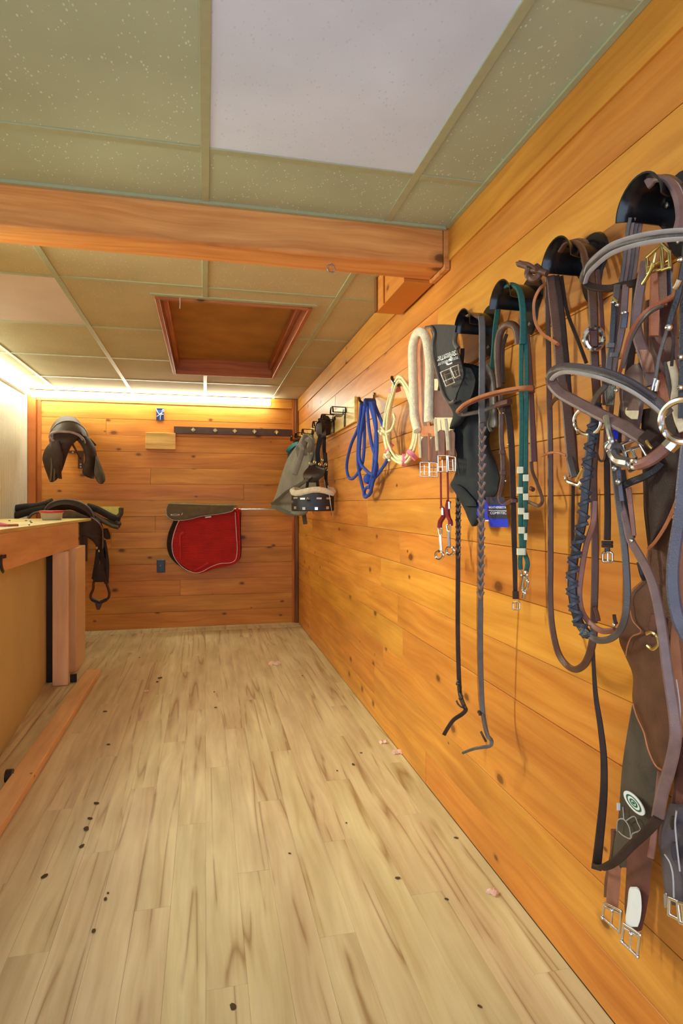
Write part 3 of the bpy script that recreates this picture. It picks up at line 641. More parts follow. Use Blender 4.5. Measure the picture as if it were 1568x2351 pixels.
# ---- upper saddle on its bracket
YS = 5.15
S = lambda u, v, d: atY(u, v, YS+d)
sad = thing('saddle', 'dark brown riding saddle hung high on the back wall', 'saddle', tuple(S(165, 1000, 0.3)))
xc = S(163, 1000, 0.2).x
prof = []   # (Y offset, centre u, top v, half width px, drop px)
secs = [(0.0, 157, 992, 36, 26), (0.05, 158, 978, 40, 36), (0.12, 158, 967, 42, 42), (0.20, 156, 968, 38, 40), (0.30, 154, 970, 38, 36), (0.38, 154, 960, 36, 32), (0.43, 155, 954.5, 28, 22), (0.45, 155, 955.5, 24, 12)]
pts = []
for (d, uc, vt, hw, dr) in secs:
    c = S(uc, vt, d); k = mpp(c); row = []
    for j in range(15):
        ph = math.radians(-88+176*j/14)
        row.append(Vector((c.x+hw*k*math.sin(ph)+0.004*j*0, c.y, c.z-dr*k*(1-math.cos(ph))**1.0)))
    pts.append(row)
fine = []
cols_ = list(zip(*pts)); cc = [catmull(list(c), 4) for c in cols_]
fine = [list(r) for r in zip(*cc)]
G().grid(fine, lambda i, j: Vector((0, 0, -0.018))).obj('seat', M['lea_dark'], sad, smooth=60)
G().tube([Vector(x) for x in fine[0]], 0.006, 7).obj('pommel_piping', M['lea_mauve'], sad)
k0 = [Vector(x) for x in fine[8]]; G().tube([x+Vector((0, -0.002, 0.004)) for x in k0], 0.005, 7).obj('seat_welt', M['lea_mauve'], sad)
G().strap(catmull([S(u, v, -0.05) for u, v in ((124, 1013), (116, 1005), (114.5, 1000), (119, 994.5), (132, 991.5), (148, 991.5), (165, 993), (182, 1000), (191, 1010))], 6), 0.02, 0.012, N=(0, -1, 0.4), pad=True).obj('pommel_rim', M['lea_mauve'], sad)
rows_panel([(992, 124, 186, -.02, -.02), (1000, 122, 190, -.01, -.01), (1008, 122, 176, 0, 0), (1018, 118, 165, 0, 0)], S and (lambda u, v, o: S(u, v, o)), 0.05, (0, 1, 0), nx=8, ny=4, bulge=0.02, bdir=(0, -1, 0)).obj('front_arch', M['lea_dark'], sad)
sp_ = lambda u, v, o: S(u, v, o)
rows_panel([(1004, 122, 168, .03, .01), (1015, 116, 168, .03, .01), (1030, 104, 160, .02, .01), (1050, 97.5, 152, .02, .02), (1066, 100, 147, .03, .03), (1082, 105, 141, .04, .05), (1095, 110, 134, .06, .07), (1103, 113, 127, .08, .08), (1107, 116, 120, .08, .08)], sp_, 0.014, (0, 1, 0.0), nx=10, ny=4, bulge=0.035, bdir=(0, -1, 0)).obj('flap', M['lea_dark'], sad)
rows_panel([(1012, 118, 136, -.03, -.05), (1030, 118, 140, -.045, -.06), (1050, 118, 143, -.045, -.055), (1070, 120, 140, -.03, -.04), (1085, 128, 140, -.01, -.01), (1098, 134, 141, .02, .02), (1099, 137, 141, .02, .02)], sp_, 0.02, (0, 1, 0), nx=6, ny=4, bulge=0.015, bdir=(0, -1, 0)).obj('girth_strap', M['lea_dark'], sad)
for (ua, ub) in ((119, 116), (126, 123.5)):
    G().strap(catmull([S(ua, 1052, -0.035), S(ua-0.5, 1075, -0.03), S(ub, 1104, 0.02)], 5), 0.014, 0.006, N=(0, -1, 0)).obj('billet', M['lea_grey'], sad)
rows_panel([(1002, 182, 202, .02, .05), (1015, 182, 212, .02, .06), (1030, 190, 219, .02, .06), (1050, 195, 222, .03, .07), (1070, 191, 221, .04, .08), (1085, 189, 218, .05, .09), (1094, 197, 216, .07, .09), (1099, 210, 216, .09, .09)], sp_, 0.014, (0, 1, 0), nx=9, ny=4, bulge=0.03, bdir=(0, -1, 0)).obj('flap', M['lea_dark'], sad)
rows_panel([(1048, 219, 223, .05, .06), (1062, 218, 229, .04, .06), (1078, 216, 235, .04, .06), (1092, 217, 240, .04, .06), (1102, 221, 240.5, .05, .06), (1109, 226, 236, .06, .06), (1111, 229, 233, .06, .06)], sp_, 0.03, (0, 1, 0), nx=8, ny=4, bulge=0.03, bdir=(0, -1, 0)).obj('knee_roll', M['suede'], sad)
G().strap(catmull([S(205, 1008, .06), S(213, 1016, .08), S(219, 1023, .1)], 4), 0.02, 0.008, N=(0, -1, 0)).obj('strap_keeper', M['lea_dark'], sad)
br = thing('saddle_rack', 'dark metal wall rack carrying the upper saddle', 'rack', tuple(B(180, 1038)))
q1, q2 = B(156, 1034, 0.004), B(206, 1041, 0.004)
G().box(q1.x, q2.x, BACKY-0.006, BACKY-0.0005, q2.z, q1.z).obj('cross_plate', M['rust'], br, smooth=0, bevel=0.001)
q1, q2 = B(179, 1041, 0.004), B(192, 1076, 0.004)
G().box(q1.x, q2.x, BACKY-0.006, BACKY-0.0005, q2.z, q1.z).obj('down_plate', M['rust'], br, smooth=0, bevel=0.001)
for (u, v) in ((167, 1038.5), (203, 1039), (185, 1066), (185, 1072)):
    p = B(u, v, 0.008); G().ball(tuple(p), 0.008, 0.004, 0.008, 8, 5).obj('screw', M['steel'], br)
top = B(168, 1000, 0.006); top.z -= 0.0
arm = [B(185, 1052, 0.008), S(172, 1028, 0.25), S(162, 1012, 0.12)]
G().cyl(arm[0], arm[2], 0.009, 10).obj('strut', M['rust'], br)
G().cyl(S(150, 1004, 0.05), B(170, 1014, 0.001), 0.010, 10).obj('arm', M['rust'], br)
G().cyl(S(184, 1012, 0.05), B(182, 1014, 0.001), 0.010, 10).obj('arm', M['rust'], br)
G().cyl(S(150, 1004, 0.06), S(184, 1012, 0.06), 0.008, 10).obj('cross_bar', M['rust'], br)
# ---- lower saddle behind the workbench
YL = 5.28
T_ = lambda u, v, o: atY(u, v, YL+o)
sad2 = thing('saddle', 'dark saddle with hanging stirrup leathers behind the end of the workbench', 'saddle', tuple(T_(170, 1170, 0.1)))
arch = [(101, 1180), (104, 1168), (115, 1156), (132, 1149.5), (150, 1147.5), (170, 1149), (188, 1155), (203, 1165), (212, 1177), (215, 1188)]
arc_in = [(104, 1194), (110, 1184), (122, 1177), (135, 1172), (150, 1169), (165, 1171), (180, 1177), (192, 1183), (204, 1190), (210, 1200)]
A1 = catmull([T_(u, v, 0.0) for u, v in arch], 4); A2 = catmull([T_(u, v, 0.03) for u, v in arc_in], 4)
G().grid([A1, [p.lerp(q, 0.5)+Vector((0, -0.03, 0)) for p, q in zip(A1, A2)], A2], lambda i, j: Vector((0, 0.05, 0.0))).obj('cantle', M['lea_dark'], sad2, smooth=60)
G().tube(A1, 0.008, 8).obj('cantle_piping', M['lea_grey'], sad2)
A3 = [p+Vector((0, 0.30, -0.04)) for p in A1]; A4 = [p+Vector((0, 0.16, -0.07)) for p in A1]
G().grid([[p+Vector((0, 0.05, 0)) for p in A1], A4, A3], lambda i, j: Vector((0, 0.0, -0.012))).obj('seat', M['lea_dark'], sad2, smooth=60)
G().tube(catmull([T_(u, v, -0.06) for u, v in ((65, 1190), (75, 1180), (90, 1175.5), (104, 1174))], 5), 0.010, 8).obj('panel_piping', M['lea_grey'], sad2)
rows_panel([(1172, 138, 160, -.02, -.02), (1180, 120, 186, -.02, -.02), (1187, 110, 202, -.02, -.02), (1194, 108, 212, 0, 0)], T_, 0.02, (0, 1, 0), nx=8, ny=3, bulge=0.02, bdir=(0, -1, 0)).obj('sweat_panel', M['suede'], sad2)
rows_panel([(1188, 196, 222, 0, .04), (1200, 190, 232, 0, .04), (1215, 184, 236, 0, .05), (1228, 186, 236, 0, .05), (1234, 200, 236, 0, .05), (1245, 215, 235, 0.02, .05), (1262, 223, 233, 0.03, .05), (1276, 224, 229, .04, .05)], T_, 0.016, (0, 1, 0), nx=10, ny=4, bulge=0.04, bdir=(0, -1, 0)).obj('flap', M['lea_dark'], sad2)
rows_panel([(1200, 182, 190, .0, .0), (1225, 182, 191, 0, 0), (1250, 183, 190, 0, 0), (1258, 185, 188, 0, 0)], T_, 0.012, (0, 1, 0), nx=4, ny=4, bulge=0.01, bdir=(0, -1, 0)).obj('girth_billet', M['lea_dark'], sad2)
rows_panel([(1213, 238, 246, .08, .1), (1222, 238, 250, .08, .1), (1232, 238, 253, .08, .1), (1238, 243, 252, .09, .1)], T_, 0.03, (0, 1, 0), nx=5, ny=3, bulge=0.015, bdir=(0, -1, 0)).obj('knee_roll', M['lea_dark'], sad2)
G().tube(catmull([T_(208, 1187, -0.01), T_(222, 1196, -0.01), T_(231, 1206, -0.005), T_(236, 1222, 0.03), T_(236, 1260, 0.04)], 5), 0.005, 7).obj('flap_piping', M['lea_mauve'], sad2)
for pts_, wd in ((((230, 1215), (233, 1250), (236, 1270), (237, 1300), (236, 1332)), 0.05), (((238, 1240), (243, 1270), (246, 1300), (244, 1340)), 0.034), (((226, 1262), (221, 1300), (216, 1330)), 0.04)):
    G().strap(catmull([T_(u, v, 0.07) for u, v in pts_], 6), wd, 0.01, N=(0, -1, 0)).obj('stirrup_leather', M['lea_dark'], sad2)
rows_panel([(1295, 218, 238, .055, .055), (1312, 213, 240, .055, .055), (1326, 212, 243, .055, .055), (1336, 215, 243, .055, .055)], T_, 0.02, (0, 1, 0), nx=6, ny=4, bulge=0.015, bdir=(0, -1, 0)).obj('leather_keeper', M['lea_dark'], sad2)
G().tube(catmull([T_(u, v, 0.07) for u, v in ((217, 1334), (214, 1352), (208, 1367), (212, 1378), (230, 1383), (246, 1376), (251, 1363), (246, 1345), (241, 1334))], 6, True), 0.0105, 8, True).obj('stirrup_iron', M['rust'], sad2)
G().strap([T_(211, 1375, 0.07), T_(230, 1382, 0.07), T_(247, 1375, 0.07)], 0.04, 0.02, N=(0, 0.2, 1)).obj('stirrup_tread', M['lea_black'], sad2)
rows_panel([(1382, 218, 236, .075, .075), (1390, 219, 233, .075, .075), (1400, 222, 229, .075, .075)], T_, 0.012, (0, 1, 0), nx=4, ny=3).obj('leather_end', M['lea_brown'], sad2)
for (u, v) in ((222.5, 1258), (227, 1265)): p = T_(u, v, -0.005); G().ball(tuple(p), 0.007, 0.006, 0.012, 8, 5).obj('buckle', M['chrome'], sad2)
# spread fleece pad on the same rack
pad = thing('fleece_pad', 'spread black fleece saddle pad with yellow lining beneath the lower saddle', 'saddle pad', tuple(T_(160, 1180, 0.2)))
YP = 0.10
G().strap(catmull([T_(u, v, YP) for u, v in ((13, 1168), (28, 1168), (55, 1164), (85, 1162), (108, 1156), (122, 1151))], 6), 0.055, 0.06, N=(0, -1, 0), pad=True).obj('fleece_roll', M['blackfleece'], pad)
G().strap(catmull([T_(u, v, YP-0.02) for u, v in ((30, 1186), (55, 1178), (80, 1172), (105, 1167))], 6), 0.06, 0.05, N=(0, -1, 0), pad=True).obj('fleece_roll', M['blackfleece'], pad)
G().strap(catmull([T_(u, v, YP) for u, v in ((200, 1162), (222, 1169), (245, 1181), (262, 1189), (276, 1192))], 6), 0.055, 0.06, N=(0, -1, 0), pad=True).obj('fleece_roll', M['blackfleece'], pad)
G().strap(catmull([T_(u, v, YP-0.03) for u, v in ((212, 1180), (235, 1194), (255, 1206), (272, 1211))], 6), 0.035, 0.05, N=(0, -1, 0), pad=True).obj('fleece_edge', M['suede'], pad)
G().strap(catmull([T_(u, v, YP) for u, v in ((278, 1166), (277, 1180), (268, 1191), (274, 1203))], 6), 0.04, 0.05, N=(0, -1, 0), pad=True).obj('fleece_edge', M['suede'], pad)
rows_panel([(1163, 205, 274, .14, .14), (1172, 222, 274, .135, .135), (1180, 240, 273, .13, .13), (1188, 258, 268, .13, .13)], T_, 0.01, (0, 1, 0), nx=8, ny=3).obj('lining', M['foam'], pad)
rows_panel([(1190, 214, 240, .12, .12), (1200, 232, 276, .12, .12), (1208, 248, 276, .12, .12), (1212, 262, 274, .12, .12)], T_, 0.012, (0, 1, 0), nx=6, ny=3).obj('lining_edge', M['suede'], pad)
rows_panel([(1175, 5, 33, .2, .2), (1185, 4, 34, .2, .2), (1195, 4, 34, .2, .2)], T_, 0.012, (0, 1, 0), nx=5, ny=3).obj('lining_edge', M['suede'], pad)
rk2 = thing('saddle_rack', 'wooden rack arm under the lower saddle behind the workbench', 'rack', tuple(B(165, 1190)))
G().box(T_(150, 1190, 0).x, T_(185, 1190, 0).x, YL+0.05, BACKY-0.0005, T_(170, 1203, 0).z, T_(170, 1190, 0).z).obj('arm', M['darkwood'], rk2, smooth=0, bevel=0.003)
G().box(T_(158, 1190, 0).x, T_(176, 1190, 0).x, BACKY-0.03, BACKY-0.0003, T_(170, 1300, 0).z, T_(170, 1203, 0).z).obj('wall_plate', M['darkwood'], rk2, smooth=0, bevel=0.003)
# ================================================================== RIGHT WALL: RAILS, BRACKETS
def Wz(u, v, o): return W(u, v, o)
def bridle_rail(name, label, y0, y1, z0, z1, m):
    r = thing(name, label, 'rail', (WALLX-0.01, (y0+y1)/2, z0))
    G().box(WALLX-0.018, WALLX-0.0004, y0, y1, z0, z1).obj('board', m, r, smooth=0, bevel=0.002)
    return r
bridle_rail('bridle_rail', 'brown stained board on the right wall carrying the big black bridle brackets', 0.55, 1.93, HCAM+0.467, HCAM+0.60, M['railwood'])
bridle_rail('bracket_rail', 'pale cream board on the right wall carrying a row of small black brackets', 3.44, 5.45, HCAM+0.484, HCAM+0.632, M['ply_cream'])
def big_bracket(Y0, label):
    z0 = HCAM+0.532; r = 0.05
    t = thing('bridle_bracket', label, 'bracket', (WALLX-0.018, Y0, z0), 'big black bridle brackets on the brown board')
    g = G(); pts = []
    for i in range(9):
        x = WALLX-0.020-0.092*i/8; lip = 0.010*max(0, (i-6)/2)**1.5
        row = []
        for j in range(17):
            a = math.pi*j/16
            row.append(Vector((x, Y0+(r+lip)*math.cos(a), z0+(r+lip)*math.sin(a))))
        pts.append(row)
    cx = Vector((0, Y0, z0))
    g.grid(pts, lambda i, j: Vector((0, Y0-pts[i][j].y, z0-pts[i][j].z))*0.06); g.obj('hood', M['blackmetal'], t, smooth=50)
    g = G(); out = []
    for k in range(24):
        a = 2*math.pi*k/24; rr = 0.058
        y, z = rr*math.cos(a), 0.02+rr*math.sin(a)
        if z < 0: z *= 2.1; y *= 0.72
        out.append((y, z))
    vv = [(WALLX-0.0185, Y0+y, z0+z) for y, z in out]+[(WALLX-0.0245, Y0+y*0.96, z0+z*0.97) for y, z in out]
    g.add(vv, [tuple(range(24)), tuple(range(47, 23, -1))]+[(i, (i+1) % 24, 24+(i+1) % 24, 24+i) for i in range(24)])
    g.obj('back_plate', M['blackmetal'], t, smooth=30)
    for (dy, dz) in ((-0.03, 0.03), (0.03, 0.03), (0.0, -0.05)):
        G().ball((WALLX-0.0255, Y0+dy, z0+dz), 0.003, 0.006, 0.006, 10, 6).obj('screw', M['steel'], t)
    return t
big_bracket(0.945, 'largest nearest black half-round bracket, top right on the brown board')
big_bracket(1.207, 'black half-round bracket holding the brown bridle with the round silver buckle')
big_bracket(1.468, 'black half-round bracket draped with the green lead rope')
big_bracket(1.71, 'farthest big black bracket, with the plaited reins, beside the charcoal girth')
def small_bracket(u, v, lab):
    c = W(u, v, 0.0)
    t = thing('hook_bracket', lab, 'bracket', (WALLX-0.018, c.y, c.z), 'small black brackets on the pale board')
    x0 = WALLX-0.019; y, z = c.y, c.z
    for nm, xx, rr in (('back_ring', x0-0.003, 0.038), ('front_ring', x0-0.085, 0.040)):
        pts = [Vector((xx, y+rr*math.cos(math.pi*q/12), z+0.01+rr*math.sin(math.pi*q/12))) for q in range(13)]
        G().strap(pts, 0.010, 0.004, N=lambda p, tt: Vector((0, y-p.y, z+0.01-p.z+1e-4)).normalized()).obj(nm, M['blackmetal'], t)
    for q in (0, 6, 12):
        a = math.pi*q/12; G().cyl((x0-0.001, y+0.038*math.cos(a), z+0.01+0.038*math.sin(a)), (x0-0.088, y+0.040*math.cos(a), z+0.01+0.040*math.sin(a)), 0.0032, 8).obj('bar', M['blackmetal'], t)
    g = G(); pts = [Vector((x0-0.02-0.05*q/6, y+0.0, z-0.008)) for q in range(7)]
    g.strap(pts, 0.07, 0.004, N=(0, 0, 1)); g.obj('tray', M['blackmetal'], t)
    G().strap([Vector((x0-0.004, y, z+0.045)), Vector((x0-0.004, y, z-0.075))], 0.022, 0.006, N=(-1, 0, 0)).obj('back_plate', M['blackmetal'], t)
    return t
for (u, v, lab) in ((799, 953, 'nearest small black bracket on the pale board, empty, just left of the blue rope'),
                    (774, 969, 'second empty small black bracket on the pale board, next to the nearest one'),
                    (752, 984, 'small black bracket on the pale board carrying the black halter'),
                    (724, 1000, 'small black bracket on the pale board behind the grey fly mask'),
                    (707, 1007, 'small black bracket on the pale board holding the grey fly mask'),
                    (695, 1014, 'small black bracket on the pale board nearest the room corner')):
    small_bracket(u, v, lab)
# ================================================================== STRAP HELPERS
def wpath(pts, n=6, off=None):
    return catmull([W(p[0], p[1], p[2] if len(p) > 2 else off) for p in pts], n)
def wstrap(name, pts, wpx, th, mat, parent, off=0.05, N=None, pad=False, n=6, scale=None):
    P = wpath(pts, n, off); k = sum(mpp(p) for p in P)/len(P)
    if isinstance(wpx, (tuple, list)):
        a, b = wpx; mx = max(a, b)
        sc = lambda q: (a+(b-a)*q)/mx
        return G().strap(P, mx*k, th, N=N, pad=pad, scale=sc).obj(name, mat, parent)
    return G().strap(P, wpx*k, th, N=N, pad=pad, scale=scale).obj(name, mat, parent)
def wtube(name, pts, r, mat, parent, off=0.05, n=6, closed=False, seg=8):
    P = catmull([W(p[0], p[1], p[2] if len(p) > 2 else off) for p in pts], n, closed)
    return G().tube(P, r, seg, closed).obj(name, mat, parent)
def wpanel(name, rows, off, th, mat, parent, bulge=0.0, fold=0.0, nf=2.0, nx=9, ny=5, seed=0, tdir=(0.62, 0.78, 0)):
    """rows of (v,uL,uR[,offL,offR])"""
    R = [(r[0], r[1], r[2], r[3] if len(r) > 3 else off, r[4] if len(r) > 4 else off) for r in rows]
    return rows_panel(R, W, th, tdir, nx=nx, ny=ny, bulge=bulge, fold=fold, nf=nf, seed=seed).obj(name, mat, parent, smooth=50)
def frame(name, corners, r, mat, parent, off, tongue=None, bars=()):
    g = G(); P = [W(u, v, off) for u, v in corners]
    for i in range(len(P)):
        g.cyl(P[i], P[(i+1) % len(P)], r, 7); g.ball(tuple(P[i]), r*1.05, nu=7, nv=5)
    if tongue: g.cyl(W(*tongue[0], off), W(*tongue[1], off), r*0.8, 6)
    for b in bars: g.cyl(W(*b[0], off), W(*b[1], off), r*0.8, 6)
    return g.obj(name, mat, parent, smooth=60)
def rect_buckle(name, u, v, w_, h, r, mat, parent, off, rot=0.0):
    c, s_ = math.cos(rot), math.sin(rot); e = 0.28
    pts = [(-1, -1+e), (-1+e, -1), (1-e, -1), (1, -1+e), (1, 1-e), (1-e, 1), (-1+e, 1), (-1, 1-e)]
    cor = [(u+(x*w_/2*c-y*h/2*s_), v+(x*w_/2*s_+y*h/2*c)) for x, y in pts]
    tg = ((u+(0*c+h/2*s_), v-(h/2)*c), (u-(h/2)*s_*0.8, v+h/2*0.8*c))
    return frame(name, cor, r, mat, parent, off, tongue=((u+h/2*s_, v-h/2*c), (u-h/2*s_, v+h/2*c)))
def text(name, body, p, xd, yd, h, mat, parent, italic=0.0):
    """flat lettering; p start of the baseline, xd reading direction, yd up"""
    cu = bpy.data.curves.new(name, 'FONT'); cu.body = body; cu.size = 1.0; cu.shear = italic; cu.extrude = 0.01
    o = bpy.data.objects.new('tmp', cu); C.objects.link(o)
    dg = bpy.context.evaluated_depsgraph_get(); me = bpy.data.meshes.new_from_object(o.evaluated_get(dg)); bpy.data.objects.remove(o)
    wd = max(v.co.x for v in me.vertices) if len(me.vertices) else 1
    xv, yv = Vector(xd)/wd, Vector(yd).normalized()*h; nz = Vector(xd).cross(Vector(yd)).normalized()*0.01
    g = G(); g.add([Vector(p)+xv*v.co.x+yv*v.co.y+nz*v.co.z for v in me.vertices], [tuple(f.vertices) for f in me.polygons])
    return g.obj(name, mat, parent, smooth=0)
# ================================================================== FAR RIGHT WALL THINGS
def F6(x, y): return (600+x/4.9, 880+y/4.9)
# grey fly mask
t = thing('fly_mask', 'grey mesh fly mask with dark binding hanging in the far right corner', 'fly mask', tuple(W(690, 1010, 0.1)))
rows_panel([(997, 697, 706, .12, .10), (1004, 691, 720, .13, .08), (1018, 684, 723, .16, .07), (1035, 672, 724, .20, .07), (1055, 659, 727, .24, .07), (1080, 650, 729, .27, .07), (1105, 642, 728, .29, .07), (1130, 635, 724, .31, .08), (1150, 627, 719, .33, .08), (1161, 623, 714, .33, .09), (1171, 646, 709, .28, .10), (1180, 672, 703, .22, .12), (1184, 680, 694, .19, .14)], W, 0.006, (0.2, 0.95, 0), nx=22, ny=4, bulge=0.05, bdir=(-0.1, -1, 0), fold=0.008, nf=2.6, seed=4).obj('mesh', M['greycloth'], t, smooth=80)
wstrap('edge_binding', [(623, 1160, .335), (640, 1168, .30), (660, 1177, .25), (678, 1183, .2)], 9, 0.008, M['greytrim'], t)
wstrap('fold_binding', [(624, 1158, .345), (640, 1145, .30), (660, 1128, .26), (690, 1111, .2), (706, 1100, .17)], 7, 0.006, M['greytrim'], t)
wstrap('ear', [(686, 1048, .2), (683, 1030, .21), (690, 1022, .2), (695, 1032, .19), (691, 1047, .19)], 9, 0.01, M['greycloth'], t)
wstrap('ear', [(700, 1046, .16), (700, 1020, .16), (708, 1008, .15), (713, 1022, .14), (706, 1036, .14)], 10, 0.01, M['greycloth'], t)
wstrap('fold_ridge', [(702, 1000, .15), (696, 1020, .18), (690, 1050, .21), (676, 1090, .26)], 12, 0.02, M['greycloth'], t, pad=True)
wstrap('strap_end', [(697, 1174, .1), (699, 1190, .1), (701, 1203, .1)], 10, 0.006, M['greytrim'], t)
t = thing('fly_mask', 'dark mask with a teal binding half hidden behind the grey fly mask', 'fly mask', tuple(W(672, 1060, 0.12)))
rows_panel([(1018, 682, 700, .08, .06), (1040, 662, 700, .10, .06), (1065, 647, 700, .12, .06), (1085, 645, 690, .12, .06), (1100, 647, 680, .12, .06)], W, 0.008, (0.2, 0.95, 0), nx=6, ny=3).obj('mesh', M['blackcloth'], t, smooth=60)
wstrap('binding', [(658, 1041, .105), (664, 1031, .105), (674, 1022, .10), (684, 1018, .09)], 9, 0.008, M['teal'], t)
# black halter with fleece noseband
t = thing('halter', 'black halter with cream fleece noseband and silver studs hanging beside the grey fly mask', 'halter', tuple(W(735, 970, 0.08)))
wstrap('crown_strap', [(729, 985, .06), (733, 966, .09), (740, 959, .095), (748, 968, .08), (749, 1000, .05)], 22, 0.006, M['lea_dark'], t, N=(0, -1, 0))
wpanel('crown_pad', [(960, 736, 748, .10, .07), (975, 727, 748, .11, .07), (990, 725, 748, .11, .07), (1000, 728, 748, .1, .07), (1008, 735, 740, .09, .08)], 0.09, 0.01, M['lea_dark'], t, bulge=0.012)
wstrap('cheek_strap', [(737, 998, .09), (732, 1020, .10), (729, 1040, .105), (731, 1064, .11)], 11, 0.006, M['blackcloth'], t)
wstrap('cheek_strap', [(745, 998, .05), (744, 1030, .05), (746, 1050, .05), (746, 1066, .05)], 8, 0.006, M['blackcloth'], t)
wpanel('jaw_strap', [(1066, 721, 734, .15, .1), (1074, 706, 744, .17, .09), (1088, 696, 744, .18, .09), (1100, 697, 733, .18, .11), (1108, 700, 722, .17, .13)], 0.14, 0.01, M['lea_black'], t, bulge=0.01)
wstrap('throat_strap', [(706, 1080, .16), (716, 1058, .14), (720, 1040, .13)], 4, 0.004, M['lea_black'], t)
wstrap('side_strap', [(747, 1040, .05), (749, 1076, .05), (748, 1100, .06), (752, 1124, .08)], 8, 0.006, M['lea_black'], t)
wstrap('side_strap', [(727, 1100, .11), (730, 1120, .12), (729, 1140, .13)], 8, 0.006, M['lea_black'], t)
wstrap('side_strap', [(706, 1108, .18), (704, 1130, .2), (708, 1150, .21)], 7, 0.006, M['lea_black'], t)
wstrap('curb_strap', [(682, 1122, .19), (700, 1108, .17), (716, 1096, .15)], 3, 0.004, M['lea_black'], t)
for (u, v, o) in ((716, 1042, .14), (723, 1061, .14), (712, 1064, .16), (734, 1066, .12), (748, 1066, .06), (750, 1077, .06), (707, 1146, .21), (740, 1056, .08)):
    p = W(u, v, o); g = G(); g.tube([p+Vector((0.007*math.cos(a)*0.8, -0.007*math.cos(a)*0.5, 0.011*math.sin(a))) for a in [2*math.pi*q/12 for q in range(12)]], 0.0028, 6, True); g.obj('ring', M['brass'], t)
nc = W(718, 1152, 0.165); nose = []
ur = Vector((cs, -sn, 0)); vr = Vector((sn, cs, 0))
for q in range(20):
    a = 2*math.pi*q/20; nose.append(nc+ur*0.135*math.cos(a)+vr*0.075*math.sin(a)+Vector((0, 0, -0.012*math.cos(a)*0+0.0)))
rad_n = lambda p, tt: Vector((p.x-nc.x, p.y-nc.y, 0)).normalized()
G().strap(nose, 0.125, 0.016, N=rad_n, closed=True).obj('noseband', M['lea_black'], t)
half = [p+Vector((0, 0, 0.068+0.012*math.sin(i*0.9))) for i, p in enumerate(nose)]
G().tube(half, 0.021, 10, True).obj('fleece_lining', M['fleece'], t)
for q, dz in ((12.3, .025), (13.6, .02), (16.0, .022), (17.6, .022), (12.2, -.04), (15.6, -.045), (17.4, -.04), (13.8, -.045), (11.2, .0)):
    a = 2*math.pi*q/20; p = nc+ur*0.146*math.cos(a)+vr*0.086*math.sin(a)+Vector((0, 0, dz)); tv = (-ur*math.sin(a)*0.145+vr*math.cos(a)*0.085).normalized()
    G().obox(p, tv*(0.017 if dz > 0 else 0.010), tv.cross(Vector((0, 0, 1)))*0.003, (0, 0, 0.006 if dz > 0 else 0.009)).obj('stud', M['chrome'], t, smooth=0)
wstrap('loose_string', [(753, 1115, .2), (758, 1150, .23), (763, 1180, .2), (768, 1198, .12)], 1.4, 0.002, M['piping'], t)
# blue rope on a hook
def wall_hook(name, label, pts, r, mat, plate=None):
    t = thing(name, label, 'hook', tuple(W(*pts[0])))
    G().tube(wpath(pts, 6), r, 8).obj('hook_wire', mat, t)
    p = W(pts[-1][0], pts[-1][1], 0.003); G().cyl(p+Vector((0.0025, 0, 0)), p+Vector((-0.006, 0, 0)), r*2.2, 12).obj('hook_base', mat, t)
    return t
wall_hook('rope_hook', 'black wall hook carrying the blue rope', [(825, 914, .12), (828, 922, .125), (838, 927, .11), (848, 928, .09), (857, 922, .05), (859, 908, .012)], 0.007, M['blackmetal'])
bt = thing('blue_rope', 'blue rope hung in long loops on a hook on the right wall', 'rope', tuple(W(845, 925, 0.08)))
def loop6(pts, r, mat, parent, nm): return wtube(nm, [(*F6(x, y), o) for x, y, o in pts], r, mat, parent, n=7)
for pts in ([(1130, 215, .11), (1095, 480, .10), (1010, 690, .09), (962, 900, .08), (975, 1040, .07), (1020, 1075, .07), (1085, 1010, .07), (1140, 880, .075), (1160, 600, .08), (1150, 215, .11)],
            [(1190, 215, .10), (1205, 450, .09), (1240, 680, .08), (1280, 820, .07), (1300, 960, .06), (1270, 1070, .05), (1235, 1170, .05)],
            [(1125, 230, .12), (1095, 600, .10), (1085, 880, .09), (1120, 1090, .07), (1165, 1250, .05), (1210, 1260, .05), (1240, 1200, .05), (1210, 1165, .05), (1165, 1195, .055), (1155, 1260, .055), (1180, 1280, .055), (1230, 1215, .055), (1265, 1060, .06)],
            [(1240, 215, .09), (1290, 450, .08), (1275, 760, .07), (1255, 1000, .065), (1215, 1180, .06)],
            [(1265, 215, .07), (1330, 380, .06), (1380, 500, .055), (1440, 700, .05), (1420, 850, .05), (1350, 970, .05), (1280, 1060, .045), (1200, 1105, .045)],
            [(1175, 215, .11), (1120, 560, .10), (1105, 860, .09), (1190, 990, .08), (1260, 1030, .07)],
            [(1215, 215, .095), (1265, 400, .085), (1300, 620, .075), (1290, 900, .07), (1265, 1040, .065)]):
    loop6(pts, 0.0085, M['blue'], bt, 'rope_loop')
g = G(); 
for q in range(6): g.tube(wpath([(838+q*3.6, 930-q*0.6, .12-q*.011), (837.5+q*3.6, 920, .115-q*.011), (841+q*3.6, 918, .10-q*.011), (843+q*3.6, 928, .09-q*.011)], 5), 0.008, 7)
g.obj('rope_turns', M['blue'], bt)
p = W(*F6(1205, 1075), .06); G().ball(tuple(p), .028, .02, .028).obj('rope_knot', M['blue'], bt)
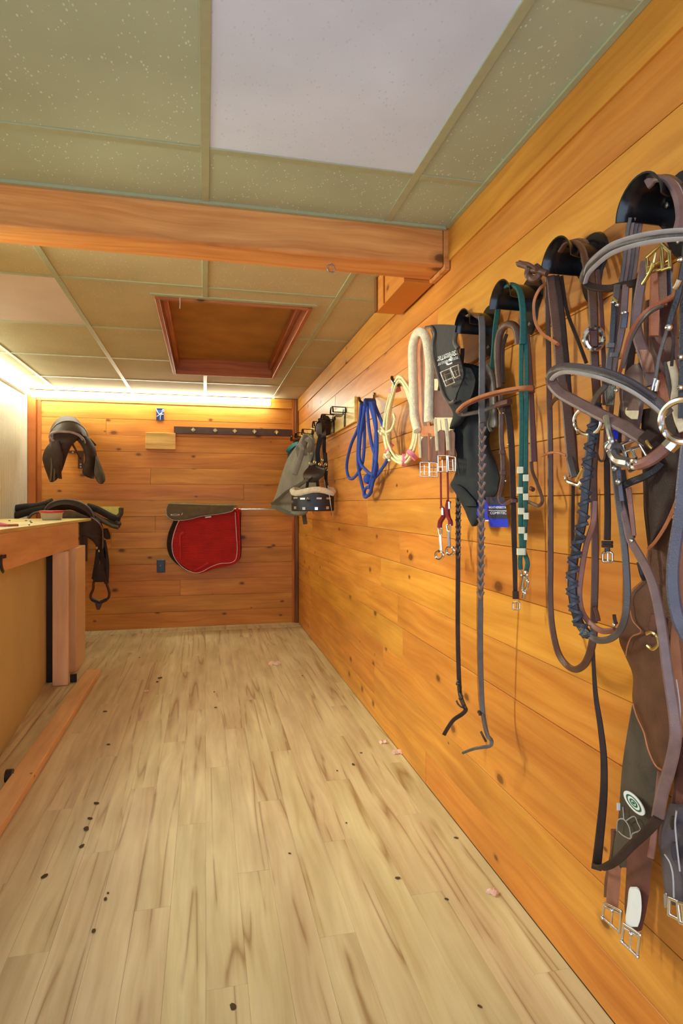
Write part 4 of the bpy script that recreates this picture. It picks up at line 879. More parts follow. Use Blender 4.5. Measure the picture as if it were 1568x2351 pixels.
# pale rope coil
wall_hook('rope_hook', 'black curved wall hook holding the cream rope coil', [(900, 866, .10), (902, 874, .105), (909, 882, .10), (918, 884, .07), (924, 878, .012)], 0.007, M['blackmetal'])
ct = thing('rope_coil', 'cream rope coil tied with pink bands hanging from a black hook', 'rope', tuple(W(918, 880, 0.07)))
def F7(x, y): return (860+x/4.9, 720+y/4.9)
base = [(245, 770, .095), (205, 880, .09), (165, 1060, .085), (135, 1230, .08), (135, 1380, .075), (165, 1530, .07), (230, 1620, .065), (330, 1650, .06), (410, 1570, .06), (455, 1430, .06), (470, 1250, .06), (440, 1040, .06), (395, 900, .065), (345, 800, .075), (290, 745, .085)]
rc = random.Random(9)
for q in range(7):
    dx, do = (q-3)*10, (q % 3-1)*.009
    pts = []
    for i, (x, y, o) in enumerate(base):
        cxx = x-300; k = 1+(q-3)*0.062*(0.7+0.3*math.sin(i*0.7+q)); pts.append((300+cxx*k+rc.uniform(-7, 7), 1200+(y-1200)*(1+(q-3)*0.03)+rc.uniform(-5, 5), o+do))
    P = catmull([W(*F7(x, y), o) for x, y, o in pts], 6, True)
    G().tube(P, 0.0052, 7, True).obj('rope_strand', M['creamrope'], ct)
for (x, y, a) in ((228, 860, 0.2), (165, 1520, 0.9), (330, 1648, 1.5), (420, 1590, -0.8)):
    p = W(*F7(x, y), .082 if y < 1000 else .068); ta = Vector((ur.x*math.sin(a), ur.y*math.sin(a), -math.cos(a)))
    G().cyl(p-ta*0.008, p+ta*0.008, 0.026, 14).obj('pink_band', M['pink'], ct)
for (x, y) in ((100, 1330), (150, 1600)):
    p = W(*F7(x, y), .09); g = G()
    for q in range(5): g.tube([p+Vector((rc.uniform(-.02, .02), rc.uniform(-.02, .02), rc.uniform(-.02, .02))) for _ in range(3)], 0.006, 6)
    g.ball(tuple(p), .014); g.obj('rope_knot', M['creamrope'], ct)
wtube('rope_end', [(*F7(215, 1130), .10), (*F7(225, 1200), .105), (*F7(190, 1300), .10), (*F7(140, 1330), .095)], 0.0055, M['creamrope'], ct)
# ---- fleece girth
t = thing('girth', 'cream fleece-lined brown girth folded over the rail, buckles hanging down', 'girth', tuple(W(958, 760, 0.08)))
f7 = lambda L: [(*F7(x, y), o) for x, y, o in L]
wstrap('fleece_edge', f7([(490, 1320, .11), (450, 1150, .11), (440, 900, .11), (430, 600, .11), (430, 380, .11), (470, 240, .11), (520, 205, .11), (575, 260, .11), (605, 400, .11), (625, 600, .11), (618, 900, .11), (610, 1220, .11)]), 22, 0.030, M['fleece'], t, pad=True)
wpanel('girth_body', [(776, 946, 974), (800, 951, 984), (850, 955, 984), (900, 957, 984), (950, 956, 984), (980, 952, 988), (993, 956, 992)], 0.075, 0.012, M['lea_tan'], t)
wpanel('leather_end', [(978, 960, 998), (990, 962, 998), (1002, 964, 1000)], 0.10, 0.008, M['lea_tan'], t)
wpanel('elastic', [(992, 961, 1004), (1020, 962, 1004), (1050, 963, 1003)], 0.088, 0.008, M['elastic'], t, nx=4)
for a, b_ in ((967, 984), (988, 1003)):
    wpanel('leather_tab', [(1003, (a+b_)/2-2, (a+b_)/2+2), (1010, a, b_), (1030, a, b_), (1062, a, b_)], 0.098, 0.008, M['lea_maroon'], t, nx=4)
wstrap('elastic_edge', [(963, 995, .104), (964, 1020, .104), (965, 1051, .104)], 6, 0.006, M['elastic'], t)
wstrap('elastic_edge', [(984, 995, .106), (985.5, 1020, .106), (986, 1058, .106)], 5, 0.006, M['lea_tan'], t)
frame('buckle', [(965, 1062), (985, 1062), (985, 1094), (965, 1094)], 0.0024, M['chrome'], t, 0.10, ((974, 1068), (974, 1090)), (((965, 1084), (985, 1084)), ((965, 1072), (985, 1072))))
frame('buckle', [(987, 1062), (1004, 1064), (1004, 1094), (987, 1094)], 0.0024, M['chrome'], t, 0.10, ((995, 1068), (995, 1090)), (((987, 1084), (1004, 1084)), ((987, 1073), (1004, 1073))))
# ---- second brown girth
t = thing('girth', 'plain brown girth with cream elastic ends and chrome buckles beside the fleece girth', 'girth', tuple(W(1015, 880, 0.08)))
wpanel('girth_body', [(860, 998, 1012), (890, 996, 1030), (920, 995, 1048), (950, 995, 1050), (958, 995, 1048)], 0.10, 0.012, M['lea_maroon'], t)
wpanel('upper_elastic', [(870, 997, 1006), (885, 997, 1006), (896, 997, 1004)], 0.112, 0.006, M['elastic'], t, nx=4)
wpanel('elastic', [(956, 996, 1038), (985, 997, 1042), (1010, 999, 1030)], 0.096, 0.008, M['elastic'], t, nx=5)
for a, b_ in ((1003, 1021), (1028, 1044)):
    wpanel('leather_tab', [(987, (a+b_)/2-2, (a+b_)/2+2), (995, a, b_), (1015, a+0.5, b_), (1048, a+1, b_)], 0.105, 0.008, M['lea_maroon'], t, nx=4)
wstrap('elastic_edge', [(999, 962, .114), (1001, 990, .114), (1004, 1035, .114)], 7, 0.006, M['elastic'], t)
wstrap('elastic_edge', [(1023, 962, .116), (1026, 990, .116), (1029, 1034, .116)], 8, 0.006, M['elastic'], t)
frame('buckle', [(1006, 1046), (1026, 1046), (1027, 1083), (1007, 1083)], 0.0026, M['chrome'], t, 0.112, ((1016, 1056), (1017, 1080)), (((1006, 1072), (1027, 1072)),))
frame('buckle', [(1029, 1046), (1046, 1050), (1046, 1081), (1031, 1081)], 0.0026, M['chrome'], t, 0.112, ((1040, 1055), (1041, 1080)), (((1030, 1058), (1046, 1060)), ((1030, 1072), (1046, 1074))))
# ---- charcoal girth with lettering
t = thing('girth', 'charcoal girth with upside-down white lettering and silver buckles on the rail', 'girth', tuple(W(1020, 760, 0.1)))
wpanel('girth_body', [(747, 985, 1047), (770, 992, 1044), (800, 995, 1050), (830, 998, 1058), (860, 1006, 1064), (885, 1014, 1056), (905, 1020, 1048), (922, 1026, 1044), (926, 1034, 1042)], 0.125, 0.014, M['charcoal'], t, bulge=0.012)
wtube('edge_piping', [(978, 752, .13), (990, 752, .135), (997, 765, .137), (994, 790, .137), (996, 820, .137), (1006, 860, .137), (1018, 905, .137), (1032, 924, .137), (1044, 920, .137)], 0.0055, M['lea_grey'], t)
wtube('end_roll', [(1047, 765, .13), (1044, 785, .135), (1052, 800, .13)], 0.007, M['lea_grey'], t)
wpanel('inner_fold', [(845, 1030, 1080), (870, 1020, 1090), (900, 1016, 1085), (925, 1028, 1075), (950, 1040, 1070), (975, 1034, 1050), (985, 1034, 1037)], 0.108, 0.012, M['blackcloth'], t, bulge=0.02, fold=0.006)
# lettering hangs upside down
pA, pB = W(1046.5, 807, .1525), W(1004, 822.5, .1525); dn = Vector((0, 0, -1))
text('lettering', 'StretchTec', pA+Vector((0, 0, 0.004)), pB-pA, (W(1048, 818, .1525)-pA), 0.024, M['white'], t, 0.25)
qA, qB = W(1051.5, 817, .1525), W(1005, 834, .1525)
g = G(); g.cyl(W(1050, 812.5, .152), W(1004, 828.5, .152), 0.0009, 5); g.obj('printed_line', M['white'], t)
text('lettering', 'TOTAL SADDLE FIT', qA, qB-qA, (W(1053, 830, .1525)-qA), 0.012, M['white'], t)
g = G(); P = [W(u, v, .152) for u, v in ((1027, 838), (1026, 829), (1031, 825), (1037, 827), (1038, 822), (1034, 820))]
g.strap(P, 0.006, 0.001); g.strap([W(u, v, .152) for u, v in ((1024, 833), (1029, 837), (1038, 833))], 0.005, 0.001); g.obj('printed_emblem', M['white'], t)
frame('buckle', [(1012, 855), (1033, 846), (1044, 878), (1025, 887)], 0.0024, M['chrome'], t, 0.150, ((1020, 858), (1027, 881)), (((1015, 864), (1036, 855)), ((1018, 876), (1040, 867))))
frame('buckle', [(1035, 844), (1052, 838), (1056, 862), (1045, 868)], 0.0024, M['chrome'], t, 0.150, ((1044, 848), (1049, 862)), (((1038, 855), (1054, 848)),))
# ---- red cross ties
def F8(x, y): return (960+x/4.896, 960+y/4.896)
for nm, lab, up, knot, snap in (('cross_tie', 'left red cross tie with a silver snap hanging below the girth buckles', [(252, 560), (255, 800), (258, 1000)], [(258, 1000), (285, 1040), (275, 1100), (240, 1160), (232, 1230)], (248, 1240, 258, 1490, 240, 1540, 42)),
                                ('cross_tie', 'right red cross tie with a silver snap hanging below the girth buckles', [(328, 560), (334, 760), (335, 930)], [(335, 930), (320, 1000), (330, 1100), (352, 1150), (355, 1200)], (343, 1200, 348, 1440, 362, 1490, 42))):
    t = thing(nm, lab, 'cross tie', tuple(W(*F8(*up[0]), .09)))
    wstrap('webbing', [(*F8(x, y), .09) for x, y in up], 4.6, 0.006, M['rednylon'], t)
    wstrap('webbing_loop', [(*F8(x, y), .10) for x, y in knot], 8, 0.008, M['rednylon'], t)
    wstrap('webbing_loop', [(*F8(x+22, y+10), .09) for x, y in knot], 6, 0.008, M['rednylon'], t)
    sx, sy, ex, ey_, cx_, cy_, rr_ = snap
    wtube('slide_clip', [(*F8(knot[0][0]+14, knot[0][1]+10), .112), (*F8(knot[0][0]+18, knot[0][1]+90), .112)], 0.004, M['chrome'], t)
    frame('strap_ring', [F8(sx-22, sy), F8(sx+20, sy), F8(sx+14, sy+70), F8(sx-8, sy+74)], 0.003, M['chrome'], t, .10)
    wtube('snap_bolt', [(*F8(sx, sy+75), .10), (*F8((sx+ex)/2, (sy+ey_)/2+40), .10), (*F8(ex, ey_), .10)], 0.0055, M['chrome'], t)
    ang = [i/11*2*math.pi*0.86-0.9 for i in range(12)]
    wtube('snap_hook', [(*F8(cx_+rr_*math.cos(a), cy_+rr_*1.1*math.sin(a)), .10) for a in ang], 0.0048, M['chrome'], t, n=3)
# ---- black neck cover with its shop tag
t = thing('neck_cover', 'black stretchy cloth cover hanging behind the plaited reins', 'cloth', tuple(W(1090, 850, 0.05)))
wpanel('cloth', [(836, 1064, 1078), (850, 1066, 1120, .05, .04), (890, 1062, 1132, .06, .04), (930, 1050, 1134, .07, .04), (965, 1042, 1136, .08, .04), (1000, 1044, 1122, .08, .04), (1030, 1047, 1124, .08, .045), (1060, 1052, 1136, .08, .045), (1085, 1046, 1143, .08, .045), (1100, 1040, 1145, .08, .045), (1113, 1034, 1143, .09, .045), (1130, 1044, 1140, .08, .05), (1148, 1054, 1128, .075, .05), (1170, 1066, 1112, .07, .055), (1195, 1076, 1100, .065, .06), (1208, 1084, 1092, .06, .06)], 0.06, 0.01, M['blackcloth'], t, bulge=0.02, fold=0.010, nf=2.2, nx=18, seed=3)
wpanel('hem_fold', [(1112, 1034, 1052, .1, .095), (1120, 1038, 1064, .1, .09), (1136, 1050, 1078, .095, .085), (1150, 1058, 1090, .09, .08), (1162, 1066, 1094, .085, .08)], 0.09, 0.008, M['blackcloth'], t, bulge=0.01)
wpanel('chest_flap', [(925, 1060, 1080), (945, 1048, 1072), (965, 1040, 1062), (978, 1034, 1050)], 0.10, 0.012, M['blackcloth'], t, bulge=0.01)
wpanel('drawn_fold', [(838, 1110, 1124), (860, 1108, 1134), (900, 1120, 1138), (940, 1124, 1140), (975, 1122, 1142), (982, 1128, 1138)], 0.055, 0.012, M['lea_grey'], t, bulge=0.012)
tg = tag(wpanel('price_tag_tmp', [(1141, 1115, 1157), (1160, 1117, 1160), (1190, 1121, 1165), (1210, 1124.5, 1168)], 0.088, 0.0015, M['tagblue'], None, nx=4), 'blue and navy shop tag with white lettering hanging from the black cover', 'tag')
tg.name = 'shop_tag'; tg.data.name = 'shop_tag'
wpanel('tag_band', [(1141, 1115, 1157), (1150, 1116, 1158), (1158, 1119, 1150), (1160, 1121, 1126)], 0.0888, 0.0006, M['tagnavy'], tg, nx=4)
wpanel('tag_band', [(1166, 1118, 1161), (1180, 1120, 1163), (1188, 1121, 1164.5), (1191, 1136, 1165)], 0.0888, 0.0006, M['tagnavy'], tg, nx=4)
a, b_ = W(1122, 1167.5, .0905), W(1162, 1167.5, .0905); text('tag_lettering', 'WEATHERBEETA', a, b_-a, (0, 0, 1), 0.0085, M['white'], tg)
g = G(); g.cyl(W(1122, 1171.5, .0903), W(1163, 1172, .0903), 0.0007, 5); g.obj('tag_line', M['white'], tg)
a, b_ = W(1125.5, 1180.5, .0905), W(1163, 1180.5, .0905); text('tag_lettering', 'COMFITEC', a, b_-a, (0, 0, 1), 0.0105, M['white'], tg)
tg2 = tag(wpanel('card', [(1136, 1086, 1098), (1150, 1087, 1116), (1175, 1090, 1120), (1195, 1108, 1124)], 0.07, 0.0015, M['tagblue'], None, nx=4), 'second blue shop tag tucked behind the plaited reins, left of the lettered one', 'tag')
tg2.name = 'shop_tag'
wpanel('card_stripe', [(1149, 1087, 1100), (1153, 1088, 1100)], 0.0705, 0.0006, M['white'], tg2, nx=3)
wpanel('card_stripe', [(1194, 1108, 1123), (1196.5, 1109, 1124)], 0.0705, 0.0006, M['white'], tg2, nx=3)
# ---- plaited reins
t = thing('plaited_reins', 'long dark plaited leather reins hanging almost to the floor beside the black cover', 'reins', tuple(W(1100, 730, 0.1)))
NX = (0, -1, 0)
wstrap('bracket_loop', [(1100, 740, .07), (1097, 728, .085), (1088, 722, .09), (1078, 726, .09)], 20, 0.006, M['lea_mauve'], t, N=(0, -0.6, 0.8))
wstrap('rein', [(1105, 726, .115), (1107, 760, .115), (1107, 850, .115), (1106, 940, .115), (1108, 970, .115)], (15, 15), 0.005, M['lea_grey'], t)
wstrap('rein', [(1105.5, 960, .114), (1106, 1100, .11), (1104.5, 1250, .105), (1103, 1400, .10)], (13, 12), 0.005, M['lea_grey'], t)
wstrap('rein', [(1103, 1395, .10), (1103, 1500, .095), (1106, 1600, .09), (1109, 1640, .09), (1118, 1685, .09), (1128, 1700, .085), (1125, 1712, .09), (1105, 1716, .11), (1085, 1720, .125), (1062, 1729, .14)], (13, 6), 0.005, M['lea_grey'], t)
wstrap('rein_fork', [(1108, 1640, .095), (1114, 1670, .1), (1126, 1700, .095)], 5, 0.005, M['lea_grey'], t)
wstrap('rein_tag', [(1104, 1680, .11), (1110, 1692, .11), (1116, 1703, .105)], 5, 0.004, M['lea_dark'], t)
wtube('rein_stop', [(1099, 1634, .1), (1102, 1638, .1), (1103, 1643, .1)], 0.005, M['lea_dark'], t)
wstrap('rein', [(1062, 800, .05), (1058, 900, .05), (1053, 1050, .055), (1052, 1180, .06)], (9, 9), 0.005, M['lea_dark'], t)
wstrap('rein', [(1052, 1150, .062), (1051.5, 1300, .062), (1051, 1450, .062), (1054, 1565, .062), (1058, 1600, .062), (1066, 1622, .062), (1069, 1630, .062), (1060, 1640, .075), (1042, 1652, .10), (1030, 1668, .115), (1019, 1687, .125)], (11, 8.5), 0.005, M['lea_dark'], t)
wtube('rein_knot', [(1053, 1562, .07), (1050, 1570, .075), (1056, 1574, .075), (1056, 1590, .07), (1060, 1600, .075), (1056, 1604, .075)], 0.0055, M['lea_black'], t)
wstrap('rein_tag', [(1048, 1609, .08), (1052, 1617, .08), (1061, 1624, .078), (1066, 1618, .07)], 4, 0.004, M['lea_dark'], t)
g1 = G(); g2 = G()
for (u0, v0, u1, v1, wd, off, nn, gg) in ((1108, 985, 1103, 1385, 7.5, .118, 19, g1), (1052.5, 1150, 1051.5, 1290, 5.5, .066, 9, g2)):
    for q in range(nn):
        f = q/nn; u, v = u0+(u1-u0)*f, v0+(v1-v0)*f; dv = (v1-v0)/nn
        for s_ in (-1, 1):
            P = [W(u+s_*wd, v-dv*0.25, off), W(u+s_*wd*0.5, v+dv*0.15, off+.003), W(u-s_*0.5, v+dv*0.5, off+.004)]
            gg.strap(catmull(P, 3), 0.0062, 0.003)
g1.obj('plaiting', M['lea_mauve'], t); g2.obj('plaiting', M['lea_grey'], t)
wstrap('cheek_loop', [(1136, 930, .06), (1128, 950, .06), (1122, 975, .06), (1128, 990, .06)], 8, 0.005, M['lea_grey'], t)
# ================================================================== GREEN LEAD ROPE AND BRIDLE ON THE THIRD BRACKET
t = thing('lead_rope', 'doubled green webbing lead with cream tape wraps and a chrome snap', 'lead rope', tuple(W(1190, 655, 0.1)))
wstrap('webbing', [(1131, 985, .03), (1122, 982, .035), (1116, 955, .035), (1117, 925, .04), (1122, 903, .045), (1129, 850, .05), (1134, 800, .05), (1137, 755, .05), (1144, 705, .055), (1152, 670, .075), (1164, 656, .088), (1180, 655, .098), (1193, 668, .112), (1199, 700, .118), (1201, 740, .118), (1200, 790, .118)], 12.5, 0.008, M['green'], t, N=lambda p, q: Vector((-.35, -.94, 0.0)))
wstrap('webbing', [(1201, 735, .118), (1197, 800, .116), (1196.5, 900, .114), (1198, 960, .112), (1196, 1080, .108), (1195, 1200, .105), (1197, 1255, .104), (1194, 1285, .104), (1195, 1308, .104)], 10.5, 0.009, M['green'], t)
wstrap('webbing', [(1203, 735, .108), (1208, 800, .106), (1208.5, 900, .104), (1208, 960, .104), (1207, 1080, .10), (1206, 1200, .098), (1203, 1260, .098), (1211, 1290, .10), (1208, 1312, .10)], 10.5, 0.009, M['green'], t)
for x, y, wd in ((1150, 585, 76), (1215, 672, 72), (1147, 812, 74), (1212, 885, 66), (1160, 1045, 76), (1216, 1100, 62), (1164, 1260, 74), (1210, 1330, 40), (1160, 1500, 104)):
    u, v = F8(x, y); p = W(u, v, .1105 if x < 1180 else .105); k = mpp(p)
    g = G(); g.strap([p+Vector((0, 0, 0.008)), p+Vector((0, 0, -0.008))], wd/4.896*k, 0.019); g.obj('tape_wrap', M['whitetape'], t)
wtube('snap_eye', [(1196, 1311, .11), (1199, 1322, .11), (1205, 1330, .11), (1210, 1322, .11), (1207, 1312, .11)], 0.0035, M['chrome'], t)
wtube('snap_body', [(1204, 1322, .112), (1201, 1340, .112), (1200, 1352, .112), (1204, 1360, .112), (1202, 1374, .112)], 0.005, M['chrome'], t)
wtube('snap_gate', [(1207, 1326, .11), (1212, 1335, .11), (1211, 1346, .11), (1205, 1356, .11)], 0.0035, M['chrome'], t)
p = W(1205, 1361, .112); G().ball(tuple(p), .007).obj('snap_knob', M['chrome'], t)
t = thing('bridle', 'brown bridle with a tan browband hanging under the green lead rope', 'bridle', tuple(W(1165, 745, 0.06)))
wstrap('headpiece', [(1149, 890, .085), (1146, 860, .085), (1143, 820, .085), (1144, 785, .085), (1151, 758, .08), (1165, 745, .075), (1180, 748, .07), (1188, 762, .065), (1191, 790, .06)], 18, 0.014, M['lea_brown'], t, pad=True)
wstrap('headpiece_lining', [(1156, 880, .079), (1154, 830, .079), (1156, 790, .077), (1163, 768, .075)], 8, 0.01, M['lea_dark'], t)
wstrap('browband', [(1051, 945, .145), (1067, 930, .15), (1096, 916, .15), (1134, 904, .14), (1191, 893, .12), (1222, 891, .09)], 11, 0.012, M['lea_tan'], t, N=(-.6, -.75, .35))
wstrap('browband_stitch', [(1054, 945, .156), (1069, 932, .159), (1097, 918, .159), (1135, 906, .149), (1190, 895, .13)], 2, 0.004, M['lea_maroon'], t, N=(-.6, -.75, .35))
wstrap('browband_return', [(1052, 947, .14), (1062, 952, .13), (1080, 949, .12), (1105, 944, .11), (1141, 931, .10), (1168, 925, .095)], 10, 0.006, M['lea_grey'], t, N=(-.6, -.75, .2))
wstrap('loop_end', [(1142, 930, .1), (1155, 926, .1), (1170, 922, .098)], 14, 0.016, M['lea_maroon'], t)
wstrap('cheekpiece', [(1150, 900, .088), (1151, 940, .088), (1151, 1000, .086), (1154, 1042, .085), (1155, 1091, .085), (1152, 1115, .085), (1147, 1140, .085), (1152, 1155, .085), (1164, 1156, .085), (1178, 1147, .085)], (12, 9), 0.006, M['lea_brown'], t)
wstrap('cheekpiece', [(1162, 920, .08), (1168, 960, .08), (1174, 1021, .078), (1177, 1103, .076), (1180, 1225, .074), (1182, 1300, .073), (1183, 1366, .073)], (17, 9.5), 0.005, M['lea_dark'], t)
for (u, v) in ((1153, 1038), (1155, 1086), (1181, 1150)): wstrap('keeper', [(u, v-4, .092), (u, v+4, .092)], 15, 0.012, M['lea_maroon'], t)
wstrap('keeper', [(1183.5, 1357, .075), (1184, 1375, .075)], 14, 0.014, M['lea_dark'], t)
rect_buckle('buckle', 1185.5, 1391, 15, 17, 0.0024, M['chrome'], t, .076)
wstrap('cheekpiece', [(1211, 770, .06), (1215, 830, .06), (1219, 900, .062), (1221, 950, .062), (1224, 1010, .06), (1226, 1060, .06)], (11, 15), 0.007, M['lea_maroon'], t)
wstrap('keeper', [(1219, 888, .07), (1220, 902, .07)], 15, 0.012, M['lea_maroon'], t)
wstrap('rein_loop', [(1220, 1060, .058), (1222, 1082, .056), (1231, 1105, .055), (1241, 1132, .053), (1245, 1150, .052), (1237, 1161, .052), (1222, 1156, .055), (1200, 1148, .06), (1176, 1146, .07)], 8, 0.005, M['lea_brown'], t)
wtube('rein_stop', [(1219, 1121, .06), (1224, 1124, .06)], 0.006, M['lea_maroon'], t)
wtube('buckle_pin', [(1143, 935, .1), (1146, 942, .1), (1150, 950, .1)], 0.002, M['brass'], t)
for (u, v) in ((1155, 948), (1161, 1104), (1166, 1020)): G().ball(tuple(W(u, v, .094)), .003).obj('stud', M['chrome'], t)
# ================================================================== BROWN BRIDLE ON THE SECOND BRACKET
t = thing('bridle', 'brown bridle with a round silver buckle and long looped rein on the second bracket', 'bridle', tuple(W(1310, 560, 0.08)))
for i, (du, o) in enumerate(((0, .075), (12, .060), (24, .042), (-10, .088))):
    wstrap('headpiece', [(1292+du*.6, 575-du*.3, o), (1308+du*.7, 556-du*.2, o), (1326+du*.7, 556-du*.1, o), (1340+du*.5, 575, o), (1347+du*.4, 610, o+.005), (1350+du*.3, 640, o+.01)], 13, 0.006, M['lea_brown'] if i % 2 else M['lea_mauve'], t, N=(0, -1, 0.1))
wstrap('strap_end', [(1256, 628, .115), (1238, 622, .125), (1222, 622, .13), (1206, 612, .135), (1188, 607, .14)], (15, 7), 0.016, M['lea_brown'], t, N=(-.5, -.8, .2), pad=True)
wstrap('strap_end', [(1232, 618, .135), (1214, 607, .135), (1200, 604, .14), (1192, 602, .14)], 7, 0.008, M['lea_maroon'], t, N=(-.5, -.8, .2))
wtube('strap_knot', [(1216, 614, .135), (1212, 630, .135), (1222, 640, .13), (1234, 636, .125), (1240, 622, .12), (1230, 612, .125)], 0.0085, M['lea_brown'], t)
wstrap('rein', [(1258, 634, .07), (1257, 700, .06), (1259, 800, .055), (1261, 900, .055), (1263, 1000, .055), (1264, 1150, .055), (1264, 1290, .055), (1263.5, 1378, .06), (1268, 1440, .065), (1280, 1494, .07), (1298, 1524, .075), (1320, 1537, .08), (1341, 1526, .08), (1354, 1500, .08), (1361, 1470, .08), (1364, 1440, .078)], (12, 16), 0.006, M['lea_brown'], t, n=8)
wstrap('rein', [(1264, 634, .085), (1270, 690, .085), (1277, 750, .085), (1283, 800, .085), (1286, 850, .085), (1294, 890, .08), (1301, 930, .08), (1307, 990, .08), (1313, 1050, .082), (1318, 1092, .085)], (20, 24), 0.007, M['lea_brown'], t)
wstrap('rein', [(1276, 634, .075), (1284, 680, .075), (1291, 740, .075), (1297, 800, .075), (1302, 850, .075), (1306, 900, .07), (1316, 1000, .07), (1322, 1080, .07)], (16, 12), 0.006, M['lea_dark'], t)
wstrap('thin_strap', [(1289, 634, .06), (1297, 690, .06), (1307, 731, .06), (1328, 785, .065), (1346, 833, .07)], 8, 0.004, M['lea_dark'], t)
wstrap('browband', [(1252, 652, .09), (1238, 665, .105), (1226, 695, .11), (1229, 738, .11), (1245, 766, .105), (1262, 778, .10), (1281, 790, .095)], 7, 0.010, M['lea_tan'], t)
wstrap('cheekpiece', [(1349, 600, .075), (1357, 640, .08), (1361, 690, .085), (1363, 740, .085), (1364, 790, .085), (1366, 850, .085), (1370, 910, .07), (1368, 990, .06), (1362, 1080, .055), (1364, 1160, .05), (1366, 1240, .05), (1366, 1330, .05), (1363, 1430, .05)], (21, 16), 0.007, M['lea_brown'], t)
wstrap('cheekpiece', [(1372, 620, .06), (1379, 690, .06), (1383, 760, .06), (1386, 850, .06), (1388, 930, .05)], 10, 0.006, M['lea_maroon'], t)
wstrap('rein_end', [(1366, 1395, .055), (1371, 1412, .058), (1374, 1425, .06)], 10, 0.006, M['lea_maroon'], t)
bc = W(1364, 777, .098); g = G(); k = mpp(bc)
g.tube([bc+ur*(20*k*math.cos(a))+Vector((0, 0, 24*k*math.sin(a))) for a in [2*math.pi*q/24 for q in range(24)]], 0.0062, 8, True); bk = g.obj('round_buckle', M['chrome'], t)
for q in range(14):
    a = 2*math.pi*q/14; p = bc+ur*(20*k*math.cos(a))+Vector((0, 0, 24*k*math.sin(a))); G().ball(tuple(p), .0042, nu=6, nv=4).obj('bead', M['chrome'], bk)
wstrap('buckle_tab', [(1364, 760, .10), (1364, 777, .101), (1364, 795, .10)], 18, 0.006, M['lea_maroon'], t)
wtube('rein_ring', [(1298, 1094, .09), (1303, 1104, .092), (1315, 1110, .094), (1328, 1114, .092), (1334, 1106, .09)], 0.0042, M['chrome'], t)
wtube('rein_hook', [(1323, 1104, .095), (1330, 1090, .095), (1338, 1074, .095)], 0.0030, M['brass'], t)
wstrap('rein_billet', [(1308, 1052, .09), (1314, 1075, .095), (1319, 1095, .095)], 16, 0.008, M['lea_grey'], t)
wtube('rawhide_string', [(1244, 1047, .07), (1262, 1040, .085), (1282, 1039, .09), (1300, 1046, .09)], 0.003, M['lea_tan'], t)
wstrap('leaf_tab', [(1263, 938, .06), (1270, 922, .07), (1279, 912, .075)], (4, 12), 0.004, M['lea_brown'], t)
wstrap('strap', [(1316, 1110, .05), (1315, 1180, .05), (1315, 1250, .05)], 8, 0.005, M['lea_dark'], t)
# ================================================================== DARK BRIDLE WITH PADDED BANDS, ON THE NEAREST BRACKET
t = thing('bridle', 'dark padded bridle with two wide looped bands and a ring bit on the nearest bracket', 'bridle', tuple(W(1500, 420, 0.08)))
wstrap('headpiece', [(1485, 424, .098), (1505, 411, .092), (1528, 412, .088), (1545, 428, .088), (1558, 460, .09), (1563, 500, .095), (1556, 532, .10)], 24, 0.010, M['lea_mauve'], t, N=(0, -1, 0.1))
wstrap('headpiece', [(1512, 410, .06), (1536, 410, .055), (1556, 424, .055), (1570, 455, .06), (1578, 500, .065)], 26, 0.010, M['lea_grey'], t, N=(0, -1, 0.1))
wstrap('headpiece_edge', [(1540, 414, .075), (1556, 430, .075), (1566, 460, .078), (1571, 500, .08)], 5, 0.008, M['piping'], t, N=(0, -1, 0.1))
for u0, o in ((1441, .09), (1450, .08), (1459, .07), (1468, .055)):
    wstrap('crown_strap', [(u0+6, 500, o), (u0, 530, o), (u0-3, 560, o), (u0-9, 610, o), (u0-16, 655, o)], 9, 0.006, M['lea_grey'] if u0 % 2 else M['lea_mauve'], t)
wstrap('upper_band', [(1340, 642, .135), (1347, 622, .145), (1368, 596, .15), (1395, 575, .155), (1420, 563, .155), (1458, 552, .15), (1498, 545, .145), (1540, 540, .135), (1585, 538, .125)], 27, 0.018, M['lea_grey'], t, N=(-.55, -.8, .25), pad=True, n=8)
for dv, nm in ((-15, 'upper_piping'), (5, 'lower_piping')):
    wstrap(nm, [(1343, 645+dv, .147), (1352, 622+dv, .156), (1372, 601+dv, .162), (1397, 581+dv, .166), (1422, 569+dv, .166), (1458, 558+dv, .161), (1498, 550+dv, .156), (1540, 545+dv, .147), (1585, 543+dv, .137)], 4.5, 0.008, M['piping'], t, N=(-.55, -.8, .25), n=8)
wstrap('band_return', [(1340, 640, .13), (1348, 654, .12), (1370, 661, .11), (1400, 662, .10), (1428, 655, .09), (1448, 652, .085), (1466, 648, .07)], 17, 0.008, M['lea_dark'], t, N=(-.55, -.8, .1))
wstrap('cheekpiece', [(1418, 655, .10), (1414, 690, .105), (1409, 740, .11), (1405, 790, .11), (1398, 840, .11), (1396, 900, .11), (1400, 930, .11)], 15, 0.008, M['lea_grey'], t)
wstrap('cheekpiece', [(1437, 655, .09), (1434, 700, .095), (1430, 745, .10), (1421, 790, .10), (1411, 830, .10), (1404, 870, .10), (1402, 920, .10)], 15, 0.008, M['lea_mauve'], t)
wstrap('billet_point', [(1410, 696, .118), (1408, 740, .12), (1404, 792, .12)], 12, 0.008, M['lea_black'], t)
wstrap('billet_point', [(1436, 718, .108), (1434, 735, .11), (1432, 753, .11)], 14, 0.008, M['lea_bluish'], t)
for (u, v, o) in ((1408, 694, .12), (1418, 700, .12), (1430, 719, .112), (1436, 717, .112)): G().ball(tuple(W(u, v, o)), .0045, .004, .004).obj('buckle_tip', M['chrome'], t)
for (u, v) in ((1404, 793), (1413, 815)): wstrap('keeper', [(u-1, v-5, .122), (u-2, v+5, .122)], 20, 0.010, M['lea_grey'], t)
